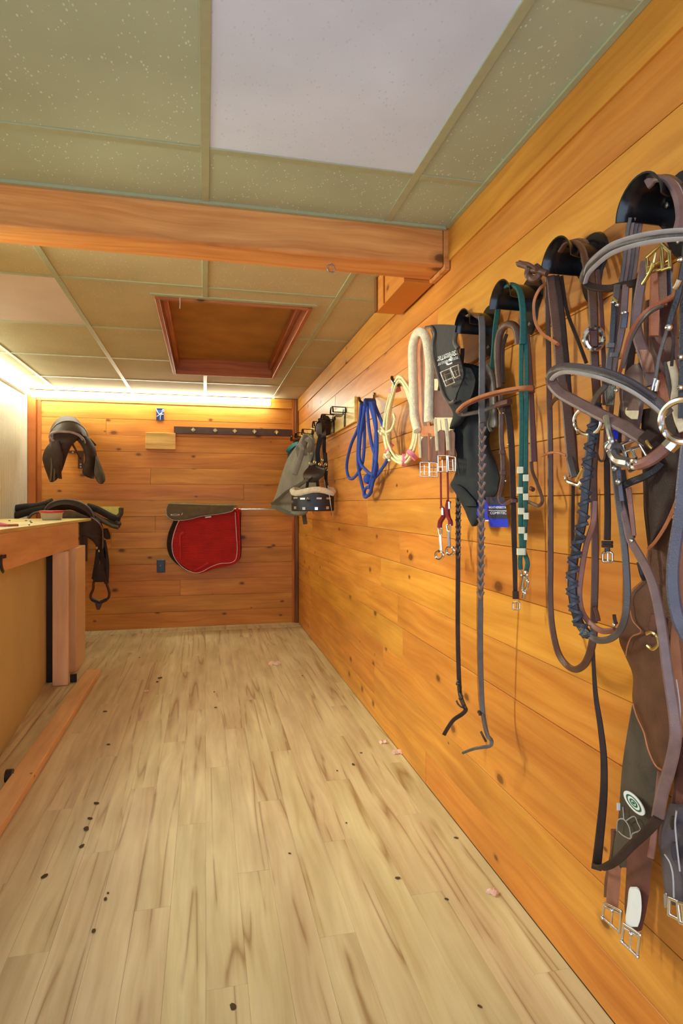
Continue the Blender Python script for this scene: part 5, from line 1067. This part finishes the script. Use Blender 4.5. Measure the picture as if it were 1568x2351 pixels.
wtube('hook_stud', [(1408, 684, .12), (1413, 689, .12), (1418, 694, .12)], 0.0028, M['brass'], t)
# lower band (noseband) : a closed padded loop
wstrap('noseband', [(1265, 868, .165), (1272, 853, .17), (1290, 846, .175), (1315, 846, .178), (1345, 850, .18), (1375, 856, .18), (1411, 868, .175), (1445, 884, .17), (1475, 903, .16), (1505, 925, .15), (1532, 952, .14)], 29, 0.020, M['lea_grey'], t, N=(-.5, -.8, .3), pad=True, n=8)
wstrap('upper_piping', [(1270, 851, .18), (1290, 839, .184), (1315, 838, .188), (1345, 842, .19), (1375, 848, .19), (1411, 859, .185), (1445, 875, .18), (1475, 894, .17), (1505, 916, .16)], 5, 0.008, M['lea_bluish'], t, N=(-.5, -.8, .3), n=8)
wstrap('lower_piping', [(1266, 872, .178), (1275, 862, .182), (1292, 855, .186), (1315, 855, .189), (1345, 860, .191), (1375, 867, .191), (1411, 880, .186), (1445, 896, .181), (1475, 915, .171), (1505, 938, .161), (1527, 960, .15)], 5.5, 0.008, M['piping'], t, N=(-.5, -.8, .3), n=8)
wstrap('noseband_strap', [(1265, 866, .16), (1268, 880, .15), (1284, 900, .145), (1313, 918, .14), (1353, 939, .135), (1388, 957, .13), (1435, 982, .13), (1470, 1003, .125), (1492, 1015, .12)], 28, 0.010, M['lea_mauve'], t, N=(-.5, -.8, .15), n=8)
wstrap('strap_keeper', [(1478, 1000, .135), (1500, 1013, .13)], 36, 0.014, M['lea_dark'], t, N=(-.5, -.8, .15))
wstrap('strap_end', [(1488, 1014, .13), (1515, 1030, .12)], (30, 18), 0.010, M['lea_dark'], t, N=(-.5, -.8, .15))
wtube('noseband_buckle', [(1484, 1012, .14), (1490, 1022, .14), (1498, 1030, .138)], 0.003, M['brass'], t)
wstrap('chin_strap', [(1392, 882, .155), (1385, 892, .155), (1375, 903, .15), (1367, 915, .145), (1362, 925, .14)], 13, 0.008, M['lea_grey'], t)
wpanel('cheek_buckle', [(885, 1391, 1412), (905, 1390, 1412), (930, 1392, 1410)], 0.125, 0.01, M['lea_black'], t, nx=4)
G().ball(tuple(W(1415, 896, .14)), .004).obj('stud', M['chrome'], t)
bit = wtube('bit_mouthpiece', [(1404, 1028, .135), (1408, 1043, .14), (1418, 1055, .145), (1432, 1061, .15), (1446, 1064, .152)], 0.0100, M['steel'], t)
wtube('mouthpiece_arm', [(1462, 1067, .152), (1480, 1062, .148), (1500, 1052, .14), (1520, 1036, .13), (1536, 1022, .122)], 0.0100, M['lea_rose'], bit)
wtube('mouthpiece_joint', [(1446, 1064, .155), (1452, 1058, .157), (1460, 1060, .157), (1462, 1067, .155), (1456, 1073, .155), (1449, 1070, .155)], 0.0045, M['chrome'], bit, closed=True)
wtube('bit_sleeve', [(1398, 1018, .137), (1404, 1026, .136), (1413, 1030, .136)], 0.0125, M['steel'], bit)
wtube('bit_sleeve', [(1532, 1028, .124), (1548, 1012, .118)], 0.0135, M['chrome'], bit)
def ring_at(nm, u, v, rpx_u, rpx_v, r, off, mat, parent, a0=0, a1=360):
    pts = [(u+rpx_u*math.cos(math.radians(a)), v-rpx_v*math.sin(math.radians(a)), off) for a in [a0+(a1-a0)*q/22 for q in range(23 if a1-a0 < 360 else 22)]]
    return wtube(nm, pts, r, mat, parent, n=2, closed=(a1-a0 >= 360))
ring_at('bit_ring', 1350, 967, 31, 31, 0.0042, .115, M['chrome'], t)
ring_at('bit_ring', 1573, 966, 55, 49, 0.0052, .185, M['chrome'], t)
wtube('bit_cheek', [(1392, 955, .14), (1396, 980, .142), (1402, 1006, .142), (1405, 1024, .14)], 0.0058, M['chrome'], t)
G().obox(W(1409, 998, .13), ur*0.006, vr*0.004, (0, 0, 0.009)).obj('blue_tab', M['tagblue'], t, smooth=0)
wstrap('hanging_strap', [(1378, 930, .10), (1371, 965, .10), (1368, 1000, .10), (1371, 1040, .10), (1378, 1058, .10), (1388, 1050, .10), (1388, 1000, .10), (1392, 950, .10)], 5, 0.005, M['lea_brown'], t)
# laced reins
t = thing('laced_reins', 'black laced reins hanging in a deep loop below the ring bit', 'reins', tuple(W(1364, 950, 0.1)))
lp = [(1372, 925, .11), (1366, 955, .11), (1358, 1011, .115), (1351, 1058, .118), (1344, 1129, .12), (1337, 1199, .12), (1325, 1250, .12), (1316, 1295, .12), (1313, 1341, .12), (1318, 1390, .12), (1331, 1432, .12), (1352, 1459, .12)]
wstrap('laced_grip', lp, (19, 20), 0.012, M['lea_black'], t, n=8)
P = wpath(lp, 8); g = G(); kk = mpp(P[40])
for i in range(4, len(P)-3, 3):
    p = P[i]; T = (P[i+1]-P[i-1]).normalized(); s_ = (1 if (i//3) % 2 else -1); nrm = Vector((-p.x, -p.y, 0)).normalized(); bx = T.cross(nrm).normalized()
    g.strap(catmull([p+nrm*0.005-bx*s_*0.011, p+nrm*0.0095+T*0.006, p+nrm*0.005+bx*s_*0.011+T*0.012], 3), 0.008, 0.004)
g.obj('lacing', M['lacing'], t)
wstrap('rein', [(1350, 1457, .12), (1374, 1470, .12), (1402, 1466, .12), (1424, 1446, .122), (1436, 1411, .124), (1440, 1364, .125), (1437, 1294, .125), (1430, 1223, .122), (1420, 1152, .12), (1411, 1082, .118), (1405, 1040, .115)], (16, 15), 0.007, M['lea_grey'], t, n=8)
wstrap('inner_rein', [(1366, 1150, .105), (1362, 1200, .105), (1347, 1247, .105), (1336, 1306, .105), (1330, 1364, .105), (1337, 1405, .105), (1358, 1434, .105), (1385, 1449, .107), (1412, 1446, .11)], 13, 0.006, M['lea_rose'], t, n=8)
wtube('rein_clip', [(1303, 1328, .11), (1304, 1338, .11)], 0.0035, M['chrome'], t)
wstrap('rein_buckle_end', [(1415, 1432, .128), (1412, 1425, .13), (1410, 1412, .128)], 8, 0.007, M['lea_dark'], t)
G().ball(tuple(W(1410, 1434, .13)), .004).obj('stud', M['chrome'], t)
wstrap('rein_fastening', [(1418, 1060, .13), (1421, 1090, .13), (1424, 1120, .13), (1428, 1150, .128)], 11, 0.010, M['lea_bluish'], t)
for (u, v) in ((1420, 1106), (1412, 1075)): G().ball(tuple(W(u, v, .14)), .006).obj('hook_stud', M['steel'], t)
wstrap('cross_strap', [(1428, 1116, .125), (1450, 1106, .12), (1475, 1096, .115), (1502, 1080, .105), (1520, 1062, .1)], 17, 0.008, M['lea_black'], t, N=(-.5, -.8, .1))
# short strap with a buckle
t = thing('buckled_strap', 'short dark strap ending in a small chrome buckle inside the laced rein loop', 'strap', tuple(W(1395, 1050, 0.08)))
wstrap('strap', [(1393, 1040, .09), (1394, 1120, .09), (1395, 1180, .09), (1394, 1240, .09)], (13, 15), 0.006, M['lea_dark'], t)
for v in (1245, 1253): wstrap('keeper', [(1394, v-3, .092), (1394, v+4, .092)], 25, 0.014, M['lea_dark'], t)
wstrap('strap_tip', [(1394, 1258, .094), (1395, 1268, .094)], 12, 0.008, M['lea_black'], t)
rect_buckle('buckle', 1395, 1279, 22, 22, 0.0026, M['chrome'], t, .096)
# long thin strap dropping to the low loop
t = thing('martingale_strap', 'long dark strap hanging low, folded at the bottom behind the girth buckles', 'strap', tuple(W(1362, 1470, 0.07)))
wstrap('strap', [(1361, 1460, .07), (1363, 1530, .07), (1368, 1600, .07), (1378, 1665, .07), (1386, 1738, .07), (1386, 1821, .07), (1379, 1900, .07), (1371, 1975, .072), (1369, 1996, .074)], (7, 22), 0.006, M['lea_dark'], t, n=8)
wstrap('folded_strap', [(1368, 1988, .075), (1385, 1992, .085), (1415, 1976, .09), (1447, 1944, .095), (1485, 1909, .10), (1512, 1878, .10)], 22, 0.006, M['lea_dark'], t, N=(-.4, -.9, .1), n=8)
# ================================================================== CONTOURED BROWN GIRTH, NEAR
t = thing('girth', 'large contoured brown leather girth with a round green and white badge', 'girth', tuple(W(1490, 1000, 0.06)))
wpanel('upper_flap', [(940, 1474, 1560), (1000, 1472, 1562), (1060, 1474, 1562), (1100, 1476, 1560), (1135, 1477, 1554), (1171, 1478, 1542), (1210, 1482, 1525), (1245, 1486, 1502), (1258, 1488, 1492)], 0.085, 0.012, M['lea_dark'], t, bulge=0.02, fold=0.004, nf=1.5)
wstrap('flap_edge', [(1566, 1110, .1), (1553, 1150, .1), (1541, 1180, .1), (1524, 1214, .1), (1504, 1244, .098), (1489, 1259, .095)], 8, 0.006, M['lea_tan'], t)
wpanel('shaped_body', [(1190, 1536, 1620), (1259, 1489, 1620), (1327, 1477, 1620), (1362, 1446, 1620), (1411, 1436, 1620), (1465, 1421, 1615), (1505, 1435, 1600), (1552, 1453, 1590), (1611, 1452, 1575), (1660, 1470, 1560), (1710, 1486, 1552), (1760, 1508, 1545), (1795, 1520, 1535)], 0.065, 0.014, M['lea_brown'], t, bulge=0.022, nx=12)
wstrap('body_edge', [(1488, 1262, .074), (1478, 1327, .076), (1448, 1362, .076), (1446, 1395, .078), (1453, 1425, .08), (1472, 1450, .083), (1450, 1462, .082), (1440, 1485, .08), (1437, 1505, .078)], 3, 0.003, M['lea_tan'], t)
wstrap('body_edge', [(1453, 1615, .072), (1462, 1645, .074), (1478, 1680, .076), (1488, 1720, .078), (1504, 1755, .078), (1520, 1768, .078)], 4, 0.004, M['lea_tan'], t)
wpanel('lining', [(1600, 1455, 1500), (1640, 1448, 1500), (1691, 1439, 1505), (1766, 1428, 1512), (1849, 1422, 1508), (1900, 1417, 1500), (1945, 1406, 1496), (1975, 1402, 1494), (1985, 1404, 1490)], 0.048, 0.012, M['suede'], t, bulge=0.012, nx=10)
bc = W(1459, 1843, .068); k = mpp(bc); e1 = (W(1479, 1868, .066)-W(1439, 1818, .066)); e1n = e1.normalized(); e2n = (W(1474, 1832, .067)-W(1444, 1854, .067)).normalized()
def disc(nm, r1, r2, lift, mat, inner=None, par=None):
    n = 28; out_ = [(math.cos(2*math.pi*i/n), math.sin(2*math.pi*i/n)) for i in range(n)]; nz = e1n.cross(e2n).normalized()
    if nz.dot(Vector((-bc.x, -bc.y, 0))) < 0: nz = -nz
    vv = [bc+e1n*(r1*k*c)+e2n*(r2*k*s_)+nz*lift for c, s_ in out_]
    if inner: vv += [bc+e1n*(r1*inner*k*c)+e2n*(r2*inner*k*s_)+nz*lift for c, s_ in out_]; fs = [(i, (i+1) % n, n+(i+1) % n, n+i) for i in range(n)]
    else: vv += [v-nz*0.002 for v in vv]; fs = [tuple(range(n)), tuple(range(2*n-1, n-1, -1))]+[(i, (i+1) % n, n+(i+1) % n, n+i) for i in range(n)]
    return G().add(vv, fs).obj(nm, mat, par if par is not None else t, smooth=0)
bdg = disc('badge', 34, 21, 0.004, M['white']); disc('badge_ring', 25, 14.5, 0.0046, M['greenprint'], 0.80, bdg); disc('badge_swirl', 13, 8, 0.0047, M['greenprint'], 0.62, bdg); disc('badge_centre', 4, 3, 0.0049, M['greenprint'], None, bdg)
st = [[(1430, 1853), (1431, 1866), (1432, 1880)], [(1416, 1908), (1418, 1884), (1430, 1880), (1440, 1890), (1446, 1905), (1448, 1925)], [(1438, 1884), (1456, 1874), (1464, 1890), (1470, 1906), (1452, 1914), (1448, 1926), (1430, 1918), (1420, 1908)]]
for q in st: wstrap('stitching', [(u, v, .064) for u, v in q], 2.4, 0.002, M['piping'], t, n=3)
wpanel('left_elastic', [(1908, 1402, 1440), (1930, 1402, 1446), (1960, 1400, 1444), (1990, 1396, 1440)], 0.046, 0.01, M['lea_maroon'], t, nx=5)
wpanel('left_billet', [(1985, 1404, 1412), (1992, 1398, 1424), (2030, 1394, 1424), (2076, 1392, 1420), (2090, 1400, 1418)], 0.056, 0.009, M['lea_rose'], t, nx=5)
wpanel('left_keeper', [(1972, 1398, 1430), (1985, 1396, 1434), (2020, 1388, 1398), (2060, 1386, 1394)], 0.05, 0.008, M['lea_maroon'], t, nx=4)
wpanel('right_elastic', [(1925, 1442, 1504), (1950, 1440, 1502), (2000, 1438, 1496), (2040, 1436, 1492), (2090, 1434, 1484), (2135, 1444, 1474)], 0.058, 0.012, M['lea_maroon'], t, nx=6, bulge=0.006)
wpanel('white_tab', [(2040, 1447, 1462), (2050, 1443, 1470), (2080, 1440, 1473), (2110, 1436, 1470), (2128, 1438, 1464)], 0.074, 0.006, M['white'], t, nx=5)
wstrap('edge_strip', [(1514, 1770, .072), (1510, 1820, .072), (1504, 1880, .072), (1500, 1930, .072), (1494, 1968, .072)], (9, 16), 0.006, M['lea_rose'], t)
frame('buckle', [(1388, 2073), (1426, 2092), (1422, 2140), (1383, 2106)], 0.0028, M['chrome'], t, 0.064, ((1407, 2086), (1403, 2128)), (((1386, 2080), (1424, 2098)),))
frame('buckle', [(1433, 2122), (1469, 2146), (1463, 2196), (1427, 2162)], 0.0030, M['chrome'], t, 0.078, ((1449, 2142), (1445, 2182)), (((1431, 2130), (1468, 2152)),))
for (u, v, o) in ((1383, 2107, .066), (1404, 2090, .066), (1428, 2162, .08), (1463, 2196, .08), (1469, 2146, .08), (1448, 2144, .08)): G().ball(tuple(W(u, v, o)), .0042).obj('buckle_end', M['chrome'], t)
p = W(1420, 1852, .062); G().obox(p, ur*0.003, vr*0.001, (0, 0, 0.007)).obj('thread_end', M['white'], t, smooth=0)
wtube('keeper_buckle', [(1485, 1455, .1), (1496, 1451, .1), (1508, 1460, .1), (1512, 1478, .1), (1500, 1490, .1), (1487, 1482, .1)], 0.0035, M['brass'], t)
wpanel('keeper_strap', [(1410, 1494, 1508), (1440, 1489, 1506), (1478, 1486, 1507)], 0.094, 0.006, M['lea_maroon'], t, nx=4)
# mauve long strap in front
t = thing('stirrup_leather', 'long mauve-brown strap hanging diagonally in front of the contoured girth', 'strap', tuple(W(1453, 1240, 0.12)))
wstrap('strap', [(1424, 1150, .115), (1437, 1195, .117), (1447, 1238, .12), (1466, 1272, .122), (1484, 1305, .124), (1500, 1345, .126), (1515, 1411, .127), (1525, 1482, .127), (1534, 1552, .126), (1545, 1622, .125), (1551, 1680, .122), (1547, 1722, .118), (1534, 1775, .112), (1520, 1822, .106), (1510, 1877, .098)], (17, 27), 0.007, M['lea_mauve'], t, n=8)
wstrap('upper_sleeve', [(1428, 1080, .10), (1434, 1130, .10), (1440, 1190, .105), (1448, 1235, .108)], (14, 20), 0.010, M['lea_black'], t)
wstrap('sleeve_lining', [(1443, 1120, .112), (1449, 1170, .114), (1456, 1230, .116)], (13, 9), 0.006, M['lea_rose'], t)
G().ball(tuple(W(1450, 1241, .13)), .004).obj('stud', M['chrome'], t)
wstrap('strap_fold', [(1470, 1290, .11), (1476, 1315, .108), (1482, 1330, .10)], 16, 0.006, M['lea_black'], t)
# dark curved strap at the frame's edge
t = thing('curved_strap', 'wide dark strap with a bluish sheen curving down at the far right edge', 'strap', tuple(W(1560, 1080, 0.12)))
wstrap('strap', [(1578, 1010, .135), (1572, 1060, .135), (1566, 1120, .135), (1561, 1180, .135), (1552, 1240, .135), (1545, 1300, .135), (1545, 1350, .135), (1552, 1400, .135), (1565, 1440, .13), (1588, 1480, .125)], (24, 30), 0.008, M['lea_bluish'], t, n=8)
t = thing('rose_flap', 'rose-brown leather flap behind the dark curved strap at the right edge', 'flap', tuple(W(1580, 1300, 0.1)))
wpanel('leather_flap', [(1225, 1562, 1640), (1300, 1556, 1640), (1400, 1548, 1640), (1480, 1540, 1640), (1560, 1546, 1630), (1640, 1553, 1610), (1690, 1560, 1590)], 0.10, 0.012, M['lea_rose'], t, bulge=0.01, nx=6)
wstrap('flap_stitch', [(1553, 1560, .113), (1560, 1610, .113), (1562, 1650, .113), (1560, 1690, .112)], 3, 0.004, M['piping'], t)
# grey girth at the lower right edge
t = thing('girth', 'grey girth with pale edging and silver buckles at the lower right edge', 'girth', tuple(W(1555, 1860, 0.07)))
wpanel('girth_body', [(1690, 1556, 1600), (1740, 1552, 1600), (1800, 1548, 1600), (1850, 1540, 1600), (1875, 1534, 1600)], 0.05, 0.012, M['lea_maroon'], t, nx=5)
wpanel('grey_end', [(1850, 1538, 1600), (1880, 1528, 1600), (1905, 1516, 1600), (1940, 1512, 1600), (1960, 1516, 1600), (2000, 1520, 1600), (2050, 1526, 1598), (2075, 1532, 1596)], 0.062, 0.012, M['lea_bluish'], t, nx=8, bulge=0.006, fold=0.003, nf=1.6)
wstrap('pale_edging', [(1553, 1862, .078), (1550, 1890, .078), (1553, 1930, .078), (1558, 1975, .078), (1561, 2000, .078)], 4, 0.004, M['piping'], t)
wstrap('pale_edging', [(1527, 1962, .076), (1538, 1980, .078), (1545, 2010, .078), (1547, 2060, .078)], 4, 0.004, M['piping'], t)
wpanel('navy_lining', [(1935, 1544, 1556), (1955, 1541, 1560), (1975, 1545, 1562)], 0.076, 0.004, M['tagnavy'], t, nx=3)
wpanel('dark_hole', [(1875, 1542, 1550), (1892, 1538, 1548), (1905, 1541, 1547)], 0.076, 0.004, M['lea_black'], t, nx=3)
frame('buckle', [(1537, 2062), (1556, 2070), (1560, 2112), (1536, 2100)], 0.0034, M['chrome'], t, 0.078)
frame('buckle', [(1556, 2072), (1590, 2080), (1592, 2130), (1562, 2118)], 0.0034, M['chrome'], t, 0.078, ((1566, 2076), (1570, 2118)))
frame('buckle_bar', [(1526, 2054), (1530, 2052), (1532, 2080), (1528, 2082)], 0.0022, M['steel'], t, 0.076)
# ================================================================== THE BUNDLE UPPER RIGHT
t = thing('girth', 'brown girth hung by brass buckles under the nearest bracket, top right', 'girth', tuple(W(1515, 560, 0.06)))
frame('buckle', [(1485, 592), (1519, 560), (1521, 618), (1487, 628)], 0.0030, M['brass'], t, 0.10, ((1505, 580), (1496, 622)), (((1487, 615), (1520, 600)),))
frame('buckle', [(1519, 560), (1537, 578), (1538, 614), (1521, 620)], 0.0032, M['brass'], t, 0.10, ((1530, 600), (1537, 596)))
wtube('buckle_tongue', [(1500, 604, .11), (1494, 622, .108), (1484, 640, .104), (1476, 652, .1)], 0.0032, M['brass'], t)
wpanel('tan_elastic', [(618, 1494, 1510), (660, 1492, 1512), (720, 1490, 1514), (770, 1490, 1512)], 0.085, 0.01, M['lea_red'], t, nx=4)
wpanel('maroon_tab', [(612, 1510, 1530), (650, 1511, 1531), (700, 1514, 1532)], 0.092, 0.009, M['lea_maroon'], t, nx=4)
wpanel('blue_tab', [(608, 1527, 1545), (650, 1528, 1544), (690, 1527, 1542)], 0.087, 0.008, M['lea_bluish'], t, nx=4)
wpanel('girth_body', [(690, 1482, 1552), (740, 1478, 1554), (800, 1484, 1556), (850, 1494, 1558), (900, 1498, 1562), (960, 1490, 1568), (1005, 1478, 1570)], 0.055, 0.014, M['lea_maroon'], t, bulge=0.015, fold=0.006, nf=1.4)
wstrap('side_strap', [(1482, 600, .075), (1474, 640, .078), (1466, 690, .08), (1461, 735, .082), (1463, 765, .084), (1475, 805, .088), (1489, 845, .09), (1498, 885, .09)], (20, 27), 0.008, M['lea_mauve'], t)
wpanel('painted_highlight', [(803, 1467, 1486), (815, 1470, 1496), (835, 1474, 1501), (855, 1478, 1503)], 0.098, 0.004, M['lea_rose'], t, nx=4)  # highlight on the side strap, painted as a lighter patch
wpanel('red_lining', [(855, 1502, 1520), (890, 1507, 1538), (930, 1516, 1554), (965, 1526, 1572), (1010, 1540, 1590)], 0.082, 0.008, M['lea_red'], t, nx=5)
wstrap('yellow_elastic', [(1541, 830, .098), (1548, 860, .098), (1552, 890, .098), (1549, 920, .096), (1556, 960, .094), (1568, 990, .09)], 17, 0.007, M['elastic'], t)
wstrap('dark_welt', [(1530, 832, .097), (1534, 870, .097), (1542, 910, .097), (1550, 950, .095)], 11, 0.009, M['lea_grey'], t)
t = thing('noseband_loop', 'thin tan-to-grey strap curving in a loop across the tack bundle, upper right', 'strap', tuple(W(1542, 683, 0.12)))
wstrap('strap', [(1556, 672, .13), (1542, 682, .13), (1516, 697, .13), (1489, 712, .13), (1464, 738, .13), (1446, 770, .13), (1434, 809, .13), (1427, 840, .128), (1422, 858, .125)], (14, 8), 0.006, M['lea_red'], t, N=(-.55, -.8, .2))
wstrap('grey_edge', [(1520, 702, .138), (1493, 717, .138), (1469, 743, .138), (1451, 775, .138), (1439, 812, .136), (1430, 845, .134)], 7, 0.006, M['lea_grey'], t, N=(-.55, -.8, .2))
t = thing('throat_strap', 'narrow black forked strap with chrome tips running down the upper right bundle', 'strap', tuple(W(1555, 650, 0.14)))
wstrap('strap', [(1572, 600, .14), (1562, 650, .14), (1555, 685, .14), (1544, 718, .14), (1536, 748, .14)], 14, 0.008, M['lea_black'], t)
wstrap('strap_fork', [(1535, 745, .14), (1524, 782, .14), (1514, 816, .14), (1508, 850, .14), (1505, 870, .14)], 8, 0.006, M['lea_grey'], t)
wstrap('strap_fork', [(1537, 750, .135), (1546, 780, .13), (1544, 810, .125), (1542, 840, .12)], 7, 0.006, M['lea_dark'], t)
G().ball(tuple(W(1535, 752, .15)), .006).obj('stud', M['chrome'], t)
wtube('chrome_tip', [(1505, 868, .15), (1500, 885, .15), (1498, 896, .15)], 0.0032, M['chrome'], t); wtube('chrome_tip', [(1511, 872, .15), (1507, 888, .15), (1505, 898, .15)], 0.0032, M['chrome'], t)
wtube('hook', [(1560, 642, .15), (1554, 655, .15), (1549, 662, .15)], 0.004, M['chrome'], t)
t = thing('edge_strap', 'black strap with chrome studs hanging along the right edge beside the brass buckled girth', 'strap', tuple(W(1570, 560, 0.1)))
wstrap('strap', [(1580, 520, .10), (1574, 600, .10), (1570, 720, .10), (1568, 850, .10), (1566, 960, .10)], 18, 0.008, M['lea_black'], t)
for v in (596, 820, 890): G().ball(tuple(W(1562, v, .112)), .005).obj('stud', M['chrome'], t)
t = thing('girth', 'small maroon girth end with a cream tip and square chrome buckle inside the noseband', 'girth', tuple(W(1450, 850, 0.08)))
wpanel('girth_body', [(838, 1452, 1470), (855, 1436, 1476), (890, 1422, 1478), (930, 1424, 1478), (975, 1428, 1470), (985, 1432, 1466)], 0.09, 0.012, M['lea_mauve'], t, bulge=0.008)
wpanel('pointed_tab', [(915, 1452, 1458), (928, 1444, 1466), (942, 1438, 1466)], 0.112, 0.006, M['lea_maroon'], t, nx=4)
wpanel('cream_tip', [(936, 1437, 1467), (950, 1436, 1466), (962, 1450, 1464)], 0.110, 0.006, M['elastic'], t, nx=4)
wpanel('pale_end', [(975, 1430, 1452), (990, 1428, 1460), (1008, 1427, 1464), (1018, 1428, 1450)], 0.11, 0.008, M['lea_rose'], t, nx=4)
frame('buckle', [(1428, 1020), (1463, 1006), (1494, 1060), (1447, 1080)], 0.0040, M['chrome'], t, 0.115, ((1448, 1030), (1460, 1052)), (((1434, 1036), (1471, 1024)),))
# loose dangling strands around the bundle
t = thing('lead_line', 'dark strap of the tack bundle hanging behind the noseband and ring bit', 'strap', tuple(W(1450, 650, 0.04)))
wstrap('strap', [(1462, 640, .045), (1458, 720, .045), (1450, 800, .045), (1440, 880, .045), (1428, 960, .045), (1424, 1040, .05)], 17, 0.007, M['lea_dark'], t)
wstrap('strap_fork', [(1428, 640, .03), (1420, 760, .03), (1408, 880, .03), (1398, 1000, .03), (1396, 1060, .035)], 12, 0.007, M['lea_brown'], t)
wstrap('leather_tip', [(1470, 838, .06), (1452, 852, .06), (1436, 870, .06)], 12, 0.006, M['lea_mauve'], t)
# ================================================================== FLOOR LITTER
def crumb(u, v, s_, lab, flat=0.5, rot=0.0, grp='dirt crumbs on the floor'):
    p = atZ(u, v, 0.0); k = mpp(p); r = s_*k*0.36; rr = random.Random(int(u*7+v)); g = G()
    c, s2 = math.cos(rot), math.sin(rot)
    vv = []; n = 8
    for i in range(4):
        th = math.pi*(i+0.5)/4
        for j in range(n):
            ph = 2*math.pi*j/n; x, y = r*1.3*math.sin(th)*math.cos(ph)*rr.uniform(.8, 1.15), r*2.0*math.sin(th)*math.sin(ph)*rr.uniform(.8, 1.15)
            vv.append((p.x+x*c-y*s2, p.y+x*s2+y*c, 0.0003+r*flat*(1+math.cos(th))*rr.uniform(.9, 1.1)))
    fs = [(i*n+j, i*n+(j+1) % n, (i+1)*n+(j+1) % n, (i+1)*n+j) for i in range(3) for j in range(n)]+[tuple(range(n)), tuple(range(4*n-1, 3*n-1, -1))]
    tag(g.add(vv, fs).obj('dirt_crumb', M['crumb']), lab, 'dirt', grp)
for a in ((222, 1845, 11, 'flat dark crumb on the floor, top of the short row at left', .3, .9), (207, 1880, 10, 'dark crumb on the floor, second from the top of the short row at left', .3, .9),
          (198, 1904, 14, 'roundest dark crumb on the floor, third in the short row at left', .4, .2), (187, 1944, 12, 'dark crumb on the floor, lowest of the short row at left', .3, -.4),
          (102, 2013, 14, 'elongated dark crumb near the left edge of the floor', .3, -.5), (248, 2051, 6, 'tiny dark crumb on the floor beside a slightly larger one, left', .4, 0),
          (242, 2065, 9, 'small dark crumb just below a tiny one on the left of the floor', .4, 0), (215, 2139, 11, 'round dark crumb alone low on the left of the floor', .5, 0),
          (535, 2312, 17, 'largest dark smudge of dirt at the bottom middle of the floor', .1, .2), (367, 1557, 10, 'dark crumb on the floor not far from the bench leg', .3, -.6),
          (361, 1566, 7, 'small dark crumb touching a bigger one near the bench leg', .3, 0), (241, 1634, 8, 'thin dark crumb on the floor right of the loose plank', .3, 1.4),
          (249, 1710, 7, 'small dark crumb on the floor, middle left', .4, 1.0), (495, 1625, 6, 'tiny dark crumb in the middle of the floor', .4, 1.2),
          (492, 1589, 4, 'very tiny dark crumb in the middle of the floor, above another', .4, 0), (665, 1960, 6, 'small dark crumb on the bright right half of the floor', .4, 0.8),
          (913, 2017, 10, 'dark crumb at a plank joint on the right of the floor', .4, 1.3), (811, 1756, 7, 'dark crumb near the right wall, larger of a close pair', .5, 0),
          (829, 1729, 5, 'smaller dark crumb near the right wall, above a larger one', .4, 1.2), (774, 1770, 5, 'faint tiny crumb left of the dark pair by the right wall', .4, 0),
          (795, 1890, 5, 'tiny black crumb on the floor, right of centre', .4, 0), (1101, 2311, 9, 'dark crumb low at the bottom right of the floor', .3, .6),
          (1025, 2065, 8, 'greenish dark crumb on the right of the floor', .3, .9), (1047, 1924, 8, 'flat dark crumb on the floor close to the right wall', .2, 1.0),
          (320, 2130-620, 4, 'tiny crumb on the floor right of the bench legs', .4, 0), (694, 1552, 4, 'tiny crumb on the far floor by the right wall', .4, 0)):
    crumb(*a)
def shaving(u, v, wpx, lab, seed):
    p = atZ(u, v, 0.0); k = mpp(p); rr = random.Random(seed); L = wpx*k; P = []
    for q in range(6):
        f = q/5-0.5; P.append(Vector((p.x+L*f, p.y+rr.uniform(-.4, .4)*L*0.6, 0.003+abs(math.sin(q*1.9))*0.010)))
    tag(G().strap(catmull(P, 4), L*0.42, 0.0018, N=(0.2, -.5, .85)).obj('wood_shaving', M['shaving']), lab, 'shaving', 'pink shavings on the floor')
shaving(631, 1526, 24, 'curled pink shaving alone on the far floor', 1)
shaving(1132, 2055, 22, 'curled pink shaving on the floor, nearest the viewer by the right wall', 2)
shaving(912, 1731, 22, 'pale pink shaving against the right wall, nearer of a close pair', 3)
shaving(880, 1706, 18, 'smaller pink shaving against the right wall, farther of a close pair', 4)
shaving(336, 1590, 9, 'tiny pale shaving on the floor near the dark crumb by the bench leg', 5)
